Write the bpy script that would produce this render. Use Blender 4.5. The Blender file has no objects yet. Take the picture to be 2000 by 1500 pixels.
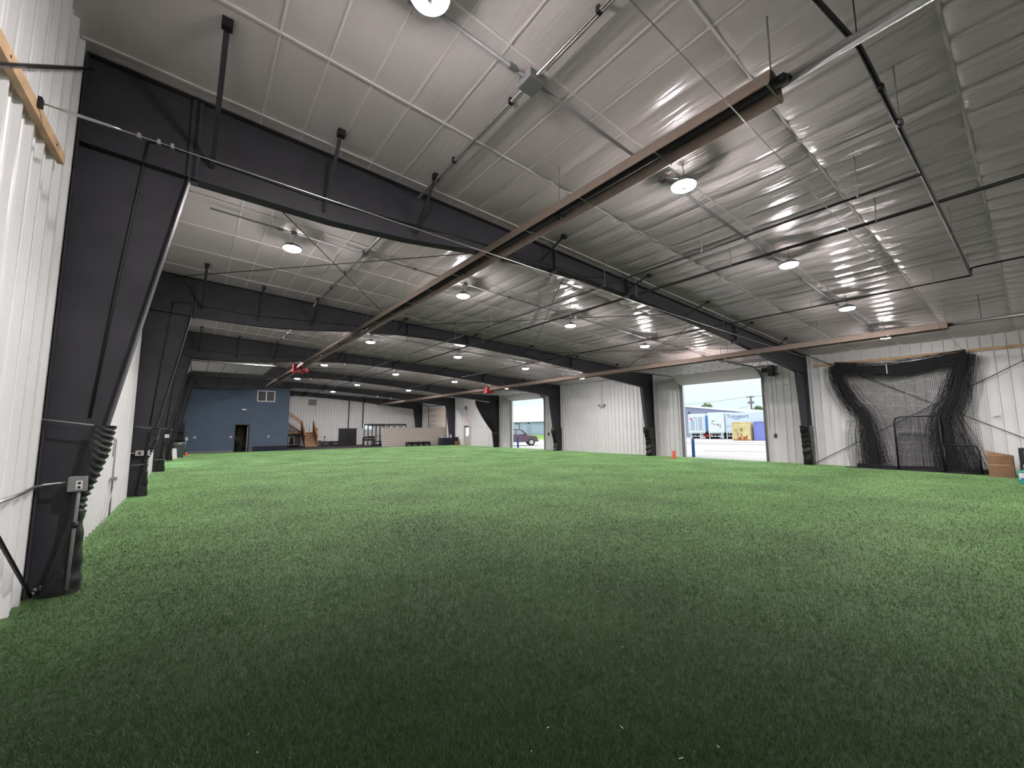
import bpy, math, random
import numpy as np
from mathutils import Vector, Matrix
random.seed(7)
rng = np.random.default_rng(7)
S = bpy.context.scene
COL = S.collection
# ------------------------------------------------------------------ camera, world, exposure
W = 23.788            # inside width of the hall (wall_left at x=0, wall_right at x=W)
Y1, BAY = 6.4596, 8.1633
def YF(i): return Y1 + BAY * i
YB = 47.58            # back wall
YN = -9.9             # wall behind the camera
def roof(x): return 6.15 - 0.0475 * x
def cam_setup():
    fl, yaw, pitch, roll = 797.9428, 0.6604, 0.1086, -0.0064
    cy, sy, cp, sp = math.cos(yaw), math.sin(yaw), math.cos(pitch), math.sin(pitch)
    f = Vector((sy * cp, cy * cp, sp)); r = Vector((cy, -sy, 0)); u = r.cross(f)
    c, s = math.cos(roll), math.sin(roll)
    r2 = c * r + s * u; u2 = -s * r + c * u
    m = Matrix.Identity(4)
    for k in range(3):
        m[k][0] = r2[k]; m[k][1] = u2[k]; m[k][2] = -f[k]
    m.translation = (1.2866, 0, 1.7)
    cam = bpy.data.cameras.new('camera'); cam.sensor_width = 36; cam.lens = fl * 36 / 2000
    cam.clip_start = 0.05; cam.clip_end = 500
    o = bpy.data.objects.new('camera', cam); o.matrix_world = m; COL.objects.link(o)
    S.camera = o
cam_setup()
wd = bpy.data.worlds.new('overcast_sky'); S.world = wd; wd.use_nodes = True
nt = wd.node_tree; bg = nt.nodes['Background']
tc = nt.nodes.new('ShaderNodeTexCoord'); sx = nt.nodes.new('ShaderNodeSeparateXYZ')
cr = nt.nodes.new('ShaderNodeValToRGB')
cr.color_ramp.elements[0].position = 0.0; cr.color_ramp.elements[0].color = (0.355, 0.435, 0.455, 1)
cr.color_ramp.elements[1].position = 1.0; cr.color_ramp.elements[1].color = (1.25, 1.36, 1.4, 1)
nt.links.new(tc.outputs['Generated'], sx.inputs[0]); nt.links.new(sx.outputs['Z'], cr.inputs[0])
nt.links.new(cr.outputs[0], bg.inputs[0])
bg.inputs[1].default_value = 1.32
LAMP = 430.0          # radiance of the LED lenses
S.view_settings.view_transform = 'Standard'; S.view_settings.look = 'None'
S.view_settings.gamma = 1.0; S.view_settings.exposure = 0.70
S.view_settings.use_curve_mapping = False
S.cycles.max_bounces = 10; S.cycles.diffuse_bounces = 6; S.cycles.glossy_bounces = 3
S.cycles.transparent_max_bounces = 12
S.cycles.sample_clamp_indirect = 6.0
S.cycles.caustics_reflective = False; S.cycles.caustics_refractive = False

# ------------------------------------------------------------------ materials
MATS = {}
def mat(name, col, rough=0.6, metal=0.0, noise=None, bump=None, spec=None, emit=None, sheen=None):
    """noise=(scale, amount[, detail]) colour variation; bump=(scale, strength, distance)"""
    if name in MATS: return MATS[name]
    m = bpy.data.materials.new(name); m.use_nodes = True
    n = m.node_tree.nodes; l = m.node_tree.links
    b = n['Principled BSDF']
    b.inputs['Roughness'].default_value = rough; b.inputs['Metallic'].default_value = metal
    if spec is not None: b.inputs['Specular IOR Level'].default_value = spec
    if sheen: b.inputs['Sheen Weight'].default_value = sheen; b.inputs['Sheen Roughness'].default_value = 0.4
    c = (*col, 1)
    b.inputs['Base Color'].default_value = c
    if noise or bump:
        t = n.new('ShaderNodeTexCoord')
    if noise:
        nz = n.new('ShaderNodeTexNoise'); nz.inputs['Scale'].default_value = noise[0]
        nz.inputs['Detail'].default_value = noise[2] if len(noise) > 2 else 4
        l.new(t.outputs['Object'], nz.inputs['Vector'])
        r = n.new('ShaderNodeValToRGB'); a = noise[1]
        r.color_ramp.elements[0].position = 0.3; r.color_ramp.elements[1].position = 0.7
        r.color_ramp.elements[0].color = tuple(max(0, x * (1 - a)) for x in col) + (1,)
        r.color_ramp.elements[1].color = tuple(min(1, x * (1 + a)) for x in col) + (1,)
        l.new(nz.outputs['Fac'], r.inputs[0]); l.new(r.outputs[0], b.inputs['Base Color'])
    if bump:
        nb = n.new('ShaderNodeTexNoise'); nb.inputs['Scale'].default_value = bump[0]; nb.inputs['Detail'].default_value = 5
        l.new(t.outputs['Object'], nb.inputs['Vector'])
        bp = n.new('ShaderNodeBump'); bp.inputs['Strength'].default_value = bump[1]; bp.inputs['Distance'].default_value = bump[2]
        l.new(nb.outputs['Fac'], bp.inputs['Height']); l.new(bp.outputs[0], b.inputs['Normal'])
    if emit:
        b.inputs['Emission Color'].default_value = (*emit[0], 1); b.inputs['Emission Strength'].default_value = emit[1]
    MATS[name] = m
    return m
WHITE = mat('white_wall_metal', (0.76, 0.77, 0.765), 0.38, noise=(0.8, 0.04), bump=(1.3, 0.08, 0.02))
STEEL = mat('dark_painted_steel', (0.037, 0.037, 0.045), 0.58, noise=(3, 0.18), bump=(60, 0.1, 0.002))
BLACKV = mat('black_vinyl', (0.012, 0.012, 0.014), 0.3, bump=(9, 0.5, 0.02))
BLACK = mat('black_paint', (0.012, 0.012, 0.014), 0.45)
NETM = mat('black_netting', (0.010, 0.010, 0.013), 0.8)
NETB = mat('black_bunched_netting', (0.013, 0.013, 0.017), 0.85, bump=(40, 0.8, 0.02))
GALV = mat('galvanised_metal', (0.48, 0.48, 0.47), 0.32, 0.85, noise=(12, 0.1))
GREY = mat('grey_paint', (0.22, 0.225, 0.23), 0.5)
HEAT = mat('heater_reflector', (0.34, 0.27, 0.225), 0.42, 0.55, noise=(6, 0.08))
TUBE = mat('heater_tube', (0.02, 0.019, 0.02), 0.55)
RED = mat('red_enamel', (0.42, 0.025, 0.03), 0.35)
BLUEW = mat('blue_wall_paint', (0.085, 0.122, 0.178), 0.75, noise=(2, 0.05))
WOOD = mat('pine_wood', (0.62, 0.42, 0.24), 0.6, noise=(4, 0.22), bump=(30, 0.15, 0.003))
WOOD2 = mat('stained_wood', (0.40, 0.21, 0.10), 0.55, noise=(6, 0.2))
WOODD = mat('dark_wood', (0.14, 0.065, 0.035), 0.6, noise=(6, 0.2))
BLOCKM = mat('painted_block', (0.44, 0.385, 0.35), 0.75, noise=(1.6, 0.09), bump=(45, 0.3, 0.006))
MORTAR = mat('mortar', (0.78, 0.73, 0.69), 0.9)
RUBBER = mat('black_rubber_floor', (0.022, 0.021, 0.021), 0.75, noise=(25, 0.3))
CARD = mat('cardboard', (0.24, 0.14, 0.075), 0.8, noise=(5, 0.12))
PLASTW = mat('white_plastic', (0.75, 0.75, 0.73), 0.4)
DOORW = mat('overhead_door_white', (0.80, 0.76, 0.73), 0.45)
DOORI = mat('insulated_door_tan', (0.66, 0.58, 0.50), 0.55)
STRAP = mat('ceiling_strap', (0.88, 0.84, 0.82), 0.45)
ORANGE = mat('orange_plastic', (0.85, 0.13, 0.04), 0.45)
YELLOW = mat('yellow_plastic', (0.75, 0.5, 0.06), 0.45)
NAVY = mat('navy_cloth', (0.010, 0.014, 0.034), 0.8)
CHIP = mat('bare_concrete_chip', (0.45, 0.43, 0.42), 0.8)
BOLLARD = mat('bollard_blue', (0.03, 0.10, 0.36), 0.45)
GLASSD = mat('dark_glass', (0.006, 0.008, 0.012), 0.25, spec=0.15)
SCREENG = mat('window_screen', (0.075, 0.075, 0.073), 0.6)
TEAL = mat('teal_bucket', (0.09, 0.42, 0.33), 0.35)
GREENBIN = mat('green_bin', (0.10, 0.13, 0.115), 0.5)
FLOORB = mat('wall_outlet', (0.72, 0.72, 0.72), 0.4)
DOORG = mat('grey_door', (0.46, 0.43, 0.40), 0.5)
# outdoors
GRAVEL = mat('pale_gravel', (0.50, 0.445, 0.44), 0.9, noise=(0.35, 0.12, 8))
TRAILW = mat('trailer_white', (0.70, 0.74, 0.76), 0.4)
TRAILB = mat('trailer_pale_blue', (0.60, 0.68, 0.80), 0.4)
TRAILD = mat('trailer_blue', (0.06, 0.22, 0.55), 0.4)
SILVER = mat('trailer_silver', (0.40, 0.45, 0.55), 0.4)
DARKG = mat('undercarriage', (0.09, 0.085, 0.09), 0.7)
YELC = mat('container_yellow', (0.66, 0.54, 0.28), 0.6, noise=(0.9, 0.2))
RUST = mat('rust', (0.42, 0.12, 0.045), 0.85, noise=(3, 0.4))
BLUC = mat('container_blue', (0.22, 0.25, 0.62), 0.55)
BLDG = mat('grey_blue_siding', (0.30, 0.33, 0.46), 0.6)
BLDG2 = mat('pale_blue_siding', (0.36, 0.43, 0.56), 0.6)
ROOFW = mat('white_roof', (0.82, 0.84, 0.84), 0.5)
LEAF = mat('leaf_green', (0.16, 0.24, 0.09), 0.7, noise=(2, 0.3))
GRASSO = mat('verge_grass', (0.22, 0.34, 0.05), 0.8, noise=(3, 0.25))
POLE = mat('pole_wood', (0.13, 0.10, 0.09), 0.8)
TRUCKM = mat('truck_maroon', (0.13, 0.075, 0.095), 0.3)
TYRE = mat('tyre', (0.03, 0.03, 0.03), 0.8)
RIM = mat('wheel_rim', (0.6, 0.6, 0.62), 0.3, 0.6)
CARGLASS = mat('car_glass', (0.30, 0.36, 0.40), 0.15)
PRED = mat('emblem_red', (0.75, 0.06, 0.10), 0.5)
INK = mat('blue_lettering', (0.08, 0.14, 0.35), 0.5)
TEXTR = mat('sign_red', (0.8, 0.05, 0.04), 0.4, emit=((1, 0.08, 0.05), 1.2))

def lens_mat():
    m = bpy.data.materials.new('led_lens'); m.use_nodes = True
    n = m.node_tree.nodes; n.clear()
    e = n.new('ShaderNodeEmission'); e.inputs[0].default_value = (1.0, 0.925, 0.93, 1); e.inputs[1].default_value = LAMP
    o = n.new('ShaderNodeOutputMaterial'); m.node_tree.links.new(e.outputs[0], o.inputs[0])
    return m
LENS = lens_mat()

def ceiling_mat():
    m = bpy.data.materials.new('white_vinyl_ceiling'); m.use_nodes = True
    n = m.node_tree.nodes; l = m.node_tree.links; b = n['Principled BSDF']
    b.inputs['Base Color'].default_value = (0.78, 0.725, 0.71, 1)
    b.inputs['Roughness'].default_value = 0.27
    b.inputs['Specular IOR Level'].default_value = 0.75
    t = n.new('ShaderNodeTexCoord')
    mp = n.new('ShaderNodeMapping'); mp.inputs['Scale'].default_value = (9.0, 1.1, 1.0)
    mp.inputs['Rotation'].default_value = (0, 0, 0.06)
    l.new(t.outputs['Object'], mp.inputs[0])
    nz = n.new('ShaderNodeTexNoise'); nz.inputs['Scale'].default_value = 1.0; nz.inputs['Detail'].default_value = 4
    nz.inputs['Distortion'].default_value = 0.6
    l.new(mp.outputs[0], nz.inputs['Vector'])
    n2 = n.new('ShaderNodeTexNoise'); n2.inputs['Scale'].default_value = 1.3; n2.inputs['Detail'].default_value = 2
    l.new(t.outputs['Object'], n2.inputs['Vector'])
    ad = n.new('ShaderNodeMath'); ad.operation = 'MULTIPLY_ADD'; ad.inputs[1].default_value = 1.4
    l.new(n2.outputs['Fac'], ad.inputs[0]); l.new(nz.outputs['Fac'], ad.inputs[2])
    # the sheet hangs slack (more wrinkled) away from the high eave
    sep = n.new('ShaderNodeSeparateXYZ'); l.new(t.outputs['Object'], sep.inputs[0])
    mr = n.new('ShaderNodeMapRange'); mr.inputs[1].default_value = 3.5; mr.inputs[2].default_value = 8.0
    mr.inputs[3].default_value = 0.12; mr.inputs[4].default_value = 0.75
    l.new(sep.outputs['X'], mr.inputs[0])
    bp = n.new('ShaderNodeBump'); bp.inputs['Distance'].default_value = 0.045
    l.new(mr.outputs[0], bp.inputs['Strength'])
    l.new(ad.outputs[0], bp.inputs['Height']); l.new(bp.outputs[0], b.inputs['Normal'])
    return m
CEIL = ceiling_mat()

def turf_mat(name, blades=False):
    m = bpy.data.materials.new(name); m.use_nodes = True
    n = m.node_tree.nodes; l = m.node_tree.links; b = n['Principled BSDF']
    b.inputs['Roughness'].default_value = 0.42 if blades else 0.7
    b.inputs['Specular IOR Level'].default_value = 0.45 if blades else 0.2
    g = n.new('ShaderNodeNewGeometry')
    na = n.new('ShaderNodeTexNoise'); na.inputs['Scale'].default_value = 0.55; na.inputs['Detail'].default_value = 3
    nb = n.new('ShaderNodeTexNoise'); nb.inputs['Scale'].default_value = 70 if blades else 22; nb.inputs['Detail'].default_value = 5
    nb.inputs['Roughness'].default_value = 0.7
    for x in (na, nb): l.new(g.outputs['Position'], x.inputs['Vector'])
    mx = n.new('ShaderNodeMath'); mx.operation = 'MULTIPLY_ADD'; mx.inputs[1].default_value = 0.3
    l.new(na.outputs['Fac'], mx.inputs[0]); l.new(nb.outputs['Fac'], mx.inputs[2])
    r = n.new('ShaderNodeValToRGB')
    e = r.color_ramp.elements
    e[0].position = 0.38; e[1].position = 0.95
    q = 0.62 if blades else 0.07
    e[0].color = (0.026 * q, 0.068 * q, 0.015 * q, 1); e[1].color = (0.22 * q, 0.36 * q, 0.155 * q, 1)
    k = r.color_ramp.elements.new(0.66); k.color = (0.072 * q, 0.155 * q, 0.042 * q, 1)
    l.new(mx.outputs[0], r.inputs[0]); l.new(r.outputs[0], b.inputs['Base Color'])
    if blades:      # thin plastic lets light through
        tr = n.new('ShaderNodeBsdfTranslucent'); l.new(r.outputs[0], tr.inputs[0])
        ms = n.new('ShaderNodeMixShader'); ms.inputs[0].default_value = 0.3
        l.new(b.outputs[0], ms.inputs[1]); l.new(tr.outputs[0], ms.inputs[2]); l.new(ms.outputs[0], n['Material Output'].inputs[0])
    if not blades:
        bp = n.new('ShaderNodeBump'); bp.inputs['Strength'].default_value = 0.25; bp.inputs['Distance'].default_value = 0.03
        l.new(nb.outputs['Fac'], bp.inputs['Height']); l.new(bp.outputs[0], b.inputs['Normal'])
        nc = n.new('ShaderNodeTexNoise'); nc.inputs['Scale'].default_value = 9.0; nc.inputs['Detail'].default_value = 8; nc.inputs['Roughness'].default_value = 0.75
        l.new(g.outputs['Position'], nc.inputs['Vector'])
        av = n.new('ShaderNodeMath'); av.operation = 'MULTIPLY_ADD'; av.inputs[1].default_value = 0.55
        l.new(na.outputs['Fac'], av.inputs[0]); l.new(nc.outputs['Fac'], av.inputs[2])
        mw = n.new('ShaderNodeMapRange'); mw.inputs[1].default_value = 0.5; mw.inputs[2].default_value = 1.05; mw.inputs[3].default_value = 0.48; mw.inputs[4].default_value = 2.05; mw.clamp = False
        l.new(av.outputs[0], mw.inputs[0]); l.new(mw.outputs[0], b.inputs['Sheen Weight'])
        b.inputs["Sheen Roughness"].default_value = 0.26
        b.inputs['Sheen Tint'].default_value = (0.56, 1.0, 0.39, 1)
    return m
TURF = turf_mat('artificial_turf'); BLADE = turf_mat('turf_blade', True)

# ------------------------------------------------------------------ geometry helpers
def link(o, parent=None):
    COL.objects.link(o)
    if parent is not None:
        o.parent = parent
        o.matrix_parent_inverse = Matrix.Translation(-Vector(parent.location))
    return o
def mesh(name, v, f, m, parent=None, smooth=False):
    me = bpy.data.meshes.new(name); me.from_pydata([tuple(map(float, p)) for p in v], [], f); me.update()
    if m is not None: me.materials.append(m)
    if smooth: me.shade_smooth()
    return link(bpy.data.objects.new(name, me), parent)
def tag(o, label, cat, group=None, kind=None):
    if label: o['label'] = label
    if cat: o['category'] = cat
    if group: o['group'] = group
    if kind: o['kind'] = kind
    return o
def thing(name, label, cat, base=(0, 0, 0), group=None, kind=None):
    o = bpy.data.objects.new(name, None); o.location = base; COL.objects.link(o); o.empty_display_size = 0.1
    return tag(o, label, cat, group, kind)
def box_vf(lo, hi):
    x0, y0, z0 = lo; x1, y1, z1 = hi
    v = [(x0, y0, z0), (x1, y0, z0), (x1, y1, z0), (x0, y1, z0), (x0, y0, z1), (x1, y0, z1), (x1, y1, z1), (x0, y1, z1)]
    f = [(0, 3, 2, 1), (4, 5, 6, 7), (0, 1, 5, 4), (1, 2, 6, 5), (2, 3, 7, 6), (3, 0, 4, 7)]
    return v, f
def bevel(o, w=0.01, seg=2):
    b = o.modifiers.new('bevel', 'BEVEL'); b.width = w; b.segments = seg; b.limit_method = 'ANGLE'
    return o
def box(name, lo, hi, m, parent=None, bev=0):
    v, f = box_vf(lo, hi); o = mesh(name, v, f, m, parent)
    if bev: bevel(o, bev)
    return o
def frame3(d):
    d = Vector(d).normalized()
    a = Vector((0, 0, 1)) if abs(d.z) < 0.92 else Vector((0, 1, 0))
    s = d.cross(a).normalized(); t = s.cross(d).normalized()
    return d, s, t
def beam(name, p0, p1, w, h, m, parent=None):
    p0 = Vector(p0); p1 = Vector(p1); d, s, t = frame3(p1 - p0)
    v = []
    for p in (p0, p1):
        for a, b in ((-1, -1), (1, -1), (1, 1), (-1, 1)): v.append(p + s * a * w / 2 + t * b * h / 2)
    return mesh(name, v, [(0, 1, 2, 3), (7, 6, 5, 4), (0, 4, 5, 1), (1, 5, 6, 2), (2, 6, 7, 3), (3, 7, 4, 0)], m, parent)
def tube_vf(pts, r, n=8, caps=True):
    pts = [Vector(p) for p in pts]; rs = r if isinstance(r, (list, tuple)) else [r] * len(pts)
    v = []; f = []
    prev = None
    for i, p in enumerate(pts):
        d = (pts[min(i + 1, len(pts) - 1)] - pts[max(i - 1, 0)])
        d, s, t = frame3(d)
        if prev is not None:
            s = (prev - d * prev.dot(d)).normalized(); t = s.cross(d).normalized()
        prev = s
        for k in range(n):
            a = 2 * math.pi * k / n
            v.append(p + (s * math.cos(a) + t * math.sin(a)) * rs[i])
    for i in range(len(pts) - 1):
        for k in range(n):
            f.append((i * n + k, i * n + (k + 1) % n, (i + 1) * n + (k + 1) % n, (i + 1) * n + k))
    if caps:
        f.append(tuple(range(n))[::-1]); f.append(tuple(range((len(pts) - 1) * n, len(pts) * n)))
    return v, f
def tube(name, pts, r, m, parent=None, n=8):
    v, f = tube_vf(pts, r, n); return mesh(name, v, f, m, parent, True)
def lathe(name, prof, m, parent=None, n=24, c=(0, 0, 0), smooth=True, caps=True):
    v = []; f = []
    for (r, z) in prof:
        for k in range(n):
            a = 2 * math.pi * k / n; v.append((c[0] + r * math.cos(a), c[1] + r * math.sin(a), c[2] + z))
    for i in range(len(prof) - 1):
        for k in range(n): f.append((i * n + k, i * n + (k + 1) % n, (i + 1) * n + (k + 1) % n, (i + 1) * n + k))
    if caps and prof[0][0] > 1e-4: f.append(tuple(range(n))[::-1])
    if caps and prof[-1][0] > 1e-4: f.append(tuple(range((len(prof) - 1) * n, len(prof) * n)))
    return mesh(name, v, f, m, parent, smooth)
def prism(name, poly, axis, a, b, m, parent=None):
    """poly of 2D points extruded along axis ('x','y','z') from a to b"""
    def P(q, t):
        if axis == 'y': return (q[0], t, q[1])
        if axis == 'x': return (t, q[0], q[1])
        return (q[0], q[1], t)
    n = len(poly); v = [P(q, a) for q in poly] + [P(q, b) for q in poly]
    f = [tuple(range(n)), tuple(range(2 * n - 1, n - 1, -1))]
    for i in range(n): f.append((i, (i + 1) % n, n + (i + 1) % n, n + i)[::-1])
    return mesh(name, v, f, m, parent)
def strip(name, pts, y0, y1, th, m, parent=None):
    """plate that follows a polyline in xz, thickness th to the side of its normal"""
    v = []; f = []; n = len(pts)
    for i, (x, z) in enumerate(pts):
        a = pts[max(i - 1, 0)]; b = pts[min(i + 1, n - 1)]
        dx, dz = b[0] - a[0], b[1] - a[1]; L = math.hypot(dx, dz); nx, nz = dz / L * th, -dx / L * th
        v += [(x, y0, z), (x, y1, z), (x + nx, y1, z + nz), (x + nx, y0, z + nz)]
    for i in range(n - 1):
        for k in range(4): f.append((i * 4 + k, i * 4 + (k + 1) % 4, i * 4 + 4 + (k + 1) % 4, i * 4 + 4 + k))
    f += [(3, 2, 1, 0), tuple(range(4 * n - 4, 4 * n))]
    return mesh(name, v, f, m, parent)
def copy_tree(o, parent=None):
    c = o.copy(); COL.objects.link(c)
    if parent is not None: c.parent = parent
    for ch in o.children: copy_tree(ch, c)
    return c
def text(name, s, size, m, loc, rot, parent=None, ext=0.004, align='CENTER'):
    cu = bpy.data.curves.new(name, 'FONT'); cu.body = s; cu.size = size; cu.extrude = ext; cu.align_x = align; cu.align_y = 'CENTER'
    cu.materials.append(m)
    tmp = bpy.data.objects.new('tmp', cu); COL.objects.link(tmp)
    bpy.context.view_layer.update()
    me_ = bpy.data.meshes.new_from_object(tmp.evaluated_get(bpy.context.evaluated_depsgraph_get()))
    bpy.data.objects.remove(tmp); me_.name = name
    R_ = Matrix.Translation(Vector(loc)) @ __import__('mathutils').Euler(rot).to_matrix().to_4x4()
    me_.transform(R_)
    o = bpy.data.objects.new(name, me_)
    link(o, parent)
    return o
def smoothstep(a, b, x):
    t = min(1, max(0, (x - a) / (b - a))); return t * t * (3 - 2 * t)

# ------------------------------------------------------------------ setting: walls
PITCH, PW = 0.3048, 0.9144
_pm = {}
def panel_mesh(w, h0, h1l, h1r, minor, m):
    """ribbed sheet; local x = width, y = toward the room (ribs), z up"""
    key = (round(w, 3), round(h0, 3), round(h1l, 3), round(h1r, 3), minor)
    if key in _pm: return _pm[key]
    xs = [(0.0, 0.0)]
    k = 0
    while True:
        c = 0.06 + k * PITCH
        if c + 0.035 > w: break
        xs += [(c - 0.026, 0), (c - 0.018, 0.042), (c + 0.018, 0.042), (c + 0.026, 0)]
        if minor:
            for q in (0.105, 0.2):
                if c + q + 0.02 < w: xs += [(c + q - 0.016, 0), (c + q - 0.008, 0.010), (c + q + 0.008, 0.010), (c + q + 0.016, 0)]
        k += 1
    xs.append((w, 0.0))
    v = []; f = []
    for i, (x, y) in enumerate(xs):
        v += [(x, y, h0), (x, y, h1l + (h1r - h1l) * x / w)]
        if i: f.append((2 * i - 2, 2 * i - 1, 2 * i + 1, 2 * i))
    me = bpy.data.meshes.new('wall_panel'); me.from_pydata(v, [], f); me.update(); me.materials.append(m)
    _pm[key] = me
    return me
def ribbed_wall(wall, a, b, openings, topf, place, minor=False, m=WHITE):
    cuts = sorted({a, b, *[o[0] for o in openings], *[o[1] for o in openings]})
    for c0, c1 in zip(cuts[:-1], cuts[1:]):
        op = [o for o in openings if o[0] <= c0 + 1e-6 and o[1] >= c1 - 1e-6]
        t = c0
        while t < c1 - 1e-3:
            w = min(PW, c1 - t)
            spans = [(0.0, None)]
            if op:
                spans = []
                if op[0][2] > 0.02: spans.append((0.0, op[0][2]))
                spans.append((op[0][3], None))
            for h0, h1 in spans:
                if h1 is None: me = panel_mesh(w, h0, topf(t), topf(t + w), minor, m)
                else: me = panel_mesh(w, h0, h1, h1, minor, m)
                o = bpy.data.objects.new('wall_panel', me); COL.objects.link(o); o.parent = wall
                place(o, t)
            t += w
DOOR_Z = 4.16
D1 = (8.45, 12.68, 0, DOOR_Z); D2 = (24.70, 28.96, 0, DOOR_Z); D3 = (41.05, 45.2, 0, DOOR_Z); DX = (36.15, 37.2, 0, 2.06)
DL = (25.0, 29.25, 0, DOOR_Z)
wl = thing('wall_left', 'white ribbed metal wall behind the boarded cable end', 'wall', kind='structure')
def pl_left(o, t): o.location = (0, t, 0); o.rotation_euler = (0, 0, math.pi / 2); o.scale = (1, -1, 1)
ribbed_wall(wl, YN, YB, [DL], lambda t: roof(0), pl_left, True)
wr = thing('wall_right', 'white ribbed metal wall with the two open overhead doors', 'wall', kind='structure')
def pl_right(o, t): o.location = (W, t, 0); o.rotation_euler = (0, 0, math.pi / 2)
ribbed_wall(wr, YN, YB, [D1, D2, D3, DX], lambda t: roof(W), pl_right)
wb = thing('wall_back', 'white ribbed end wall behind the stairs and racks', 'wall', kind='structure')
def pl_back(o, t): o.location = (t, YB, 0); o.scale = (1, -1, 1)
WIN = (16.6, 17.65, 1.68, 2.32)
ribbed_wall(wb, 0, W, [WIN], lambda t: roof(t), pl_back)
wf = thing('wall_front', 'white ribbed end wall behind the viewer', 'wall', kind='structure')
def pl_front(o, t): o.location = (t, YN, 0)
ribbed_wall(wf, 0, W, [], lambda t: roof(t), pl_front)
for X in (14.98, 16.55):
    beam('end_wall_post', (X, YB - 0.06, 1.82), (X, YB - 0.06, roof(X)), 0.1, 0.1, STEEL, wb)
beam('end_wall_post', (19.1, YB - 0.03, 1.9), (19.1, YB - 0.03, roof(19.1)), 0.1, 0.05, WHITE, wb)

# ------------------------------------------------------------------ floor and turf
fl = mesh('floor', [(-0.2, YN, 0), (W + 0.1, YN, 0), (W + 0.1, 38.75, 0), (-0.2, 38.75, 0)], [(0, 1, 2, 3)], TURF)
tag(fl, 'green artificial turf floor of the hall', 'floor', kind='structure')
rf = mesh('floor_rubber', [(-0.2, 38.75, 0), (W + 0.1, 38.75, 0), (W + 0.1, YB + 0.1, 0), (-0.2, YB + 0.1, 0)], [(0, 1, 2, 3)], RUBBER)
tag(rf, 'black rubber gym floor beyond the turf', 'floor', kind='structure')

def turf_blades(N=470000):
    cx, cy = 1.2866, 0.0
    r = (1.9 ** -0.46 + rng.uniform(0, 1, N) * (34 ** -0.46 - 1.9 ** -0.46)) ** (-1 / 0.46)   # single blades only show near by
    # viewing azimuth measured from +Y toward +X; a generous sector so a side step still sees blades
    az = rng.uniform(math.radians(-32), math.radians(103), N)
    x = cx + r * np.sin(az); y = cy + r * np.cos(az)
    keep = (x > 0.10) & (x < W - 0.1) & (y < 38.6)
    x, y, r = x[keep], y[keep], r[keep]; n = len(x)
    h = rng.uniform(0.020, 0.042, n); w = 0.0036 * (r / 2.5) ** 0.4 * rng.uniform(0.7, 1.3, n)
    a = rng.uniform(0, 2 * np.pi, n); lean = rng.uniform(0.0, 0.95, n) * h; b = rng.uniform(0, 2 * np.pi, n)
    co = np.empty((n, 3, 3), np.float32)
    co[:, 0, 0] = x - np.cos(a) * w / 2; co[:, 0, 1] = y - np.sin(a) * w / 2; co[:, 0, 2] = 0.0
    co[:, 1, 0] = x + np.cos(a) * w / 2; co[:, 1, 1] = y + np.sin(a) * w / 2; co[:, 1, 2] = 0.0
    co[:, 2, 0] = x + np.cos(b) * lean; co[:, 2, 1] = y + np.sin(b) * lean; co[:, 2, 2] = h
    me = bpy.data.meshes.new('turf_blades')
    me.vertices.add(n * 3); me.vertices.foreach_set('co', co.ravel())
    me.loops.add(n * 3); me.loops.foreach_set('vertex_index', np.arange(n * 3, dtype=np.int32))
    me.polygons.add(n); me.polygons.foreach_set('loop_start', np.arange(0, n * 3, 3, dtype=np.int32))
    me.update(calc_edges=True); me.materials.append(BLADE)
    o = link(bpy.data.objects.new('turf_grass', me))
    tag(o, 'short green plastic grass blades of the turf', 'grass', kind='stuff')
turf_blades()
def turf_litter(n=170):
    """pale slivers of loose fibre lying on the turf"""
    R = random.Random(21); v = []; f = []
    for k in range(n):
        r = 1.9 + 12 * R.random() ** 1.6; a = math.radians(R.uniform(-10, 95)); x = 1.2866 + r * math.sin(a); y = r * math.cos(a)
        if x < 0.6 or x > W - 1: continue
        d = R.uniform(0, 6.28); L = R.choice((0.003, 0.004, 0.005, 0.012)); w = 0.0015; z = 0.034
        c, s_ = math.cos(d), math.sin(d); b = len(v)
        v += [(x - c * L - s_ * w, y - s_ * L + c * w, z), (x - c * L + s_ * w, y - s_ * L - c * w, z), (x + c * L + s_ * w, y + s_ * L - c * w, z + 0.004), (x + c * L - s_ * w, y + s_ * L + c * w, z + 0.004)]
        f.append((b, b + 1, b + 2, b + 3))
    tag(mesh('turf_litter', v, f, mat('pale_fibre', (0.42, 0.46, 0.36), 0.6)), 'tiny pale loose fibres scattered over the turf', 'litter', kind='stuff')
turf_litter()

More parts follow.
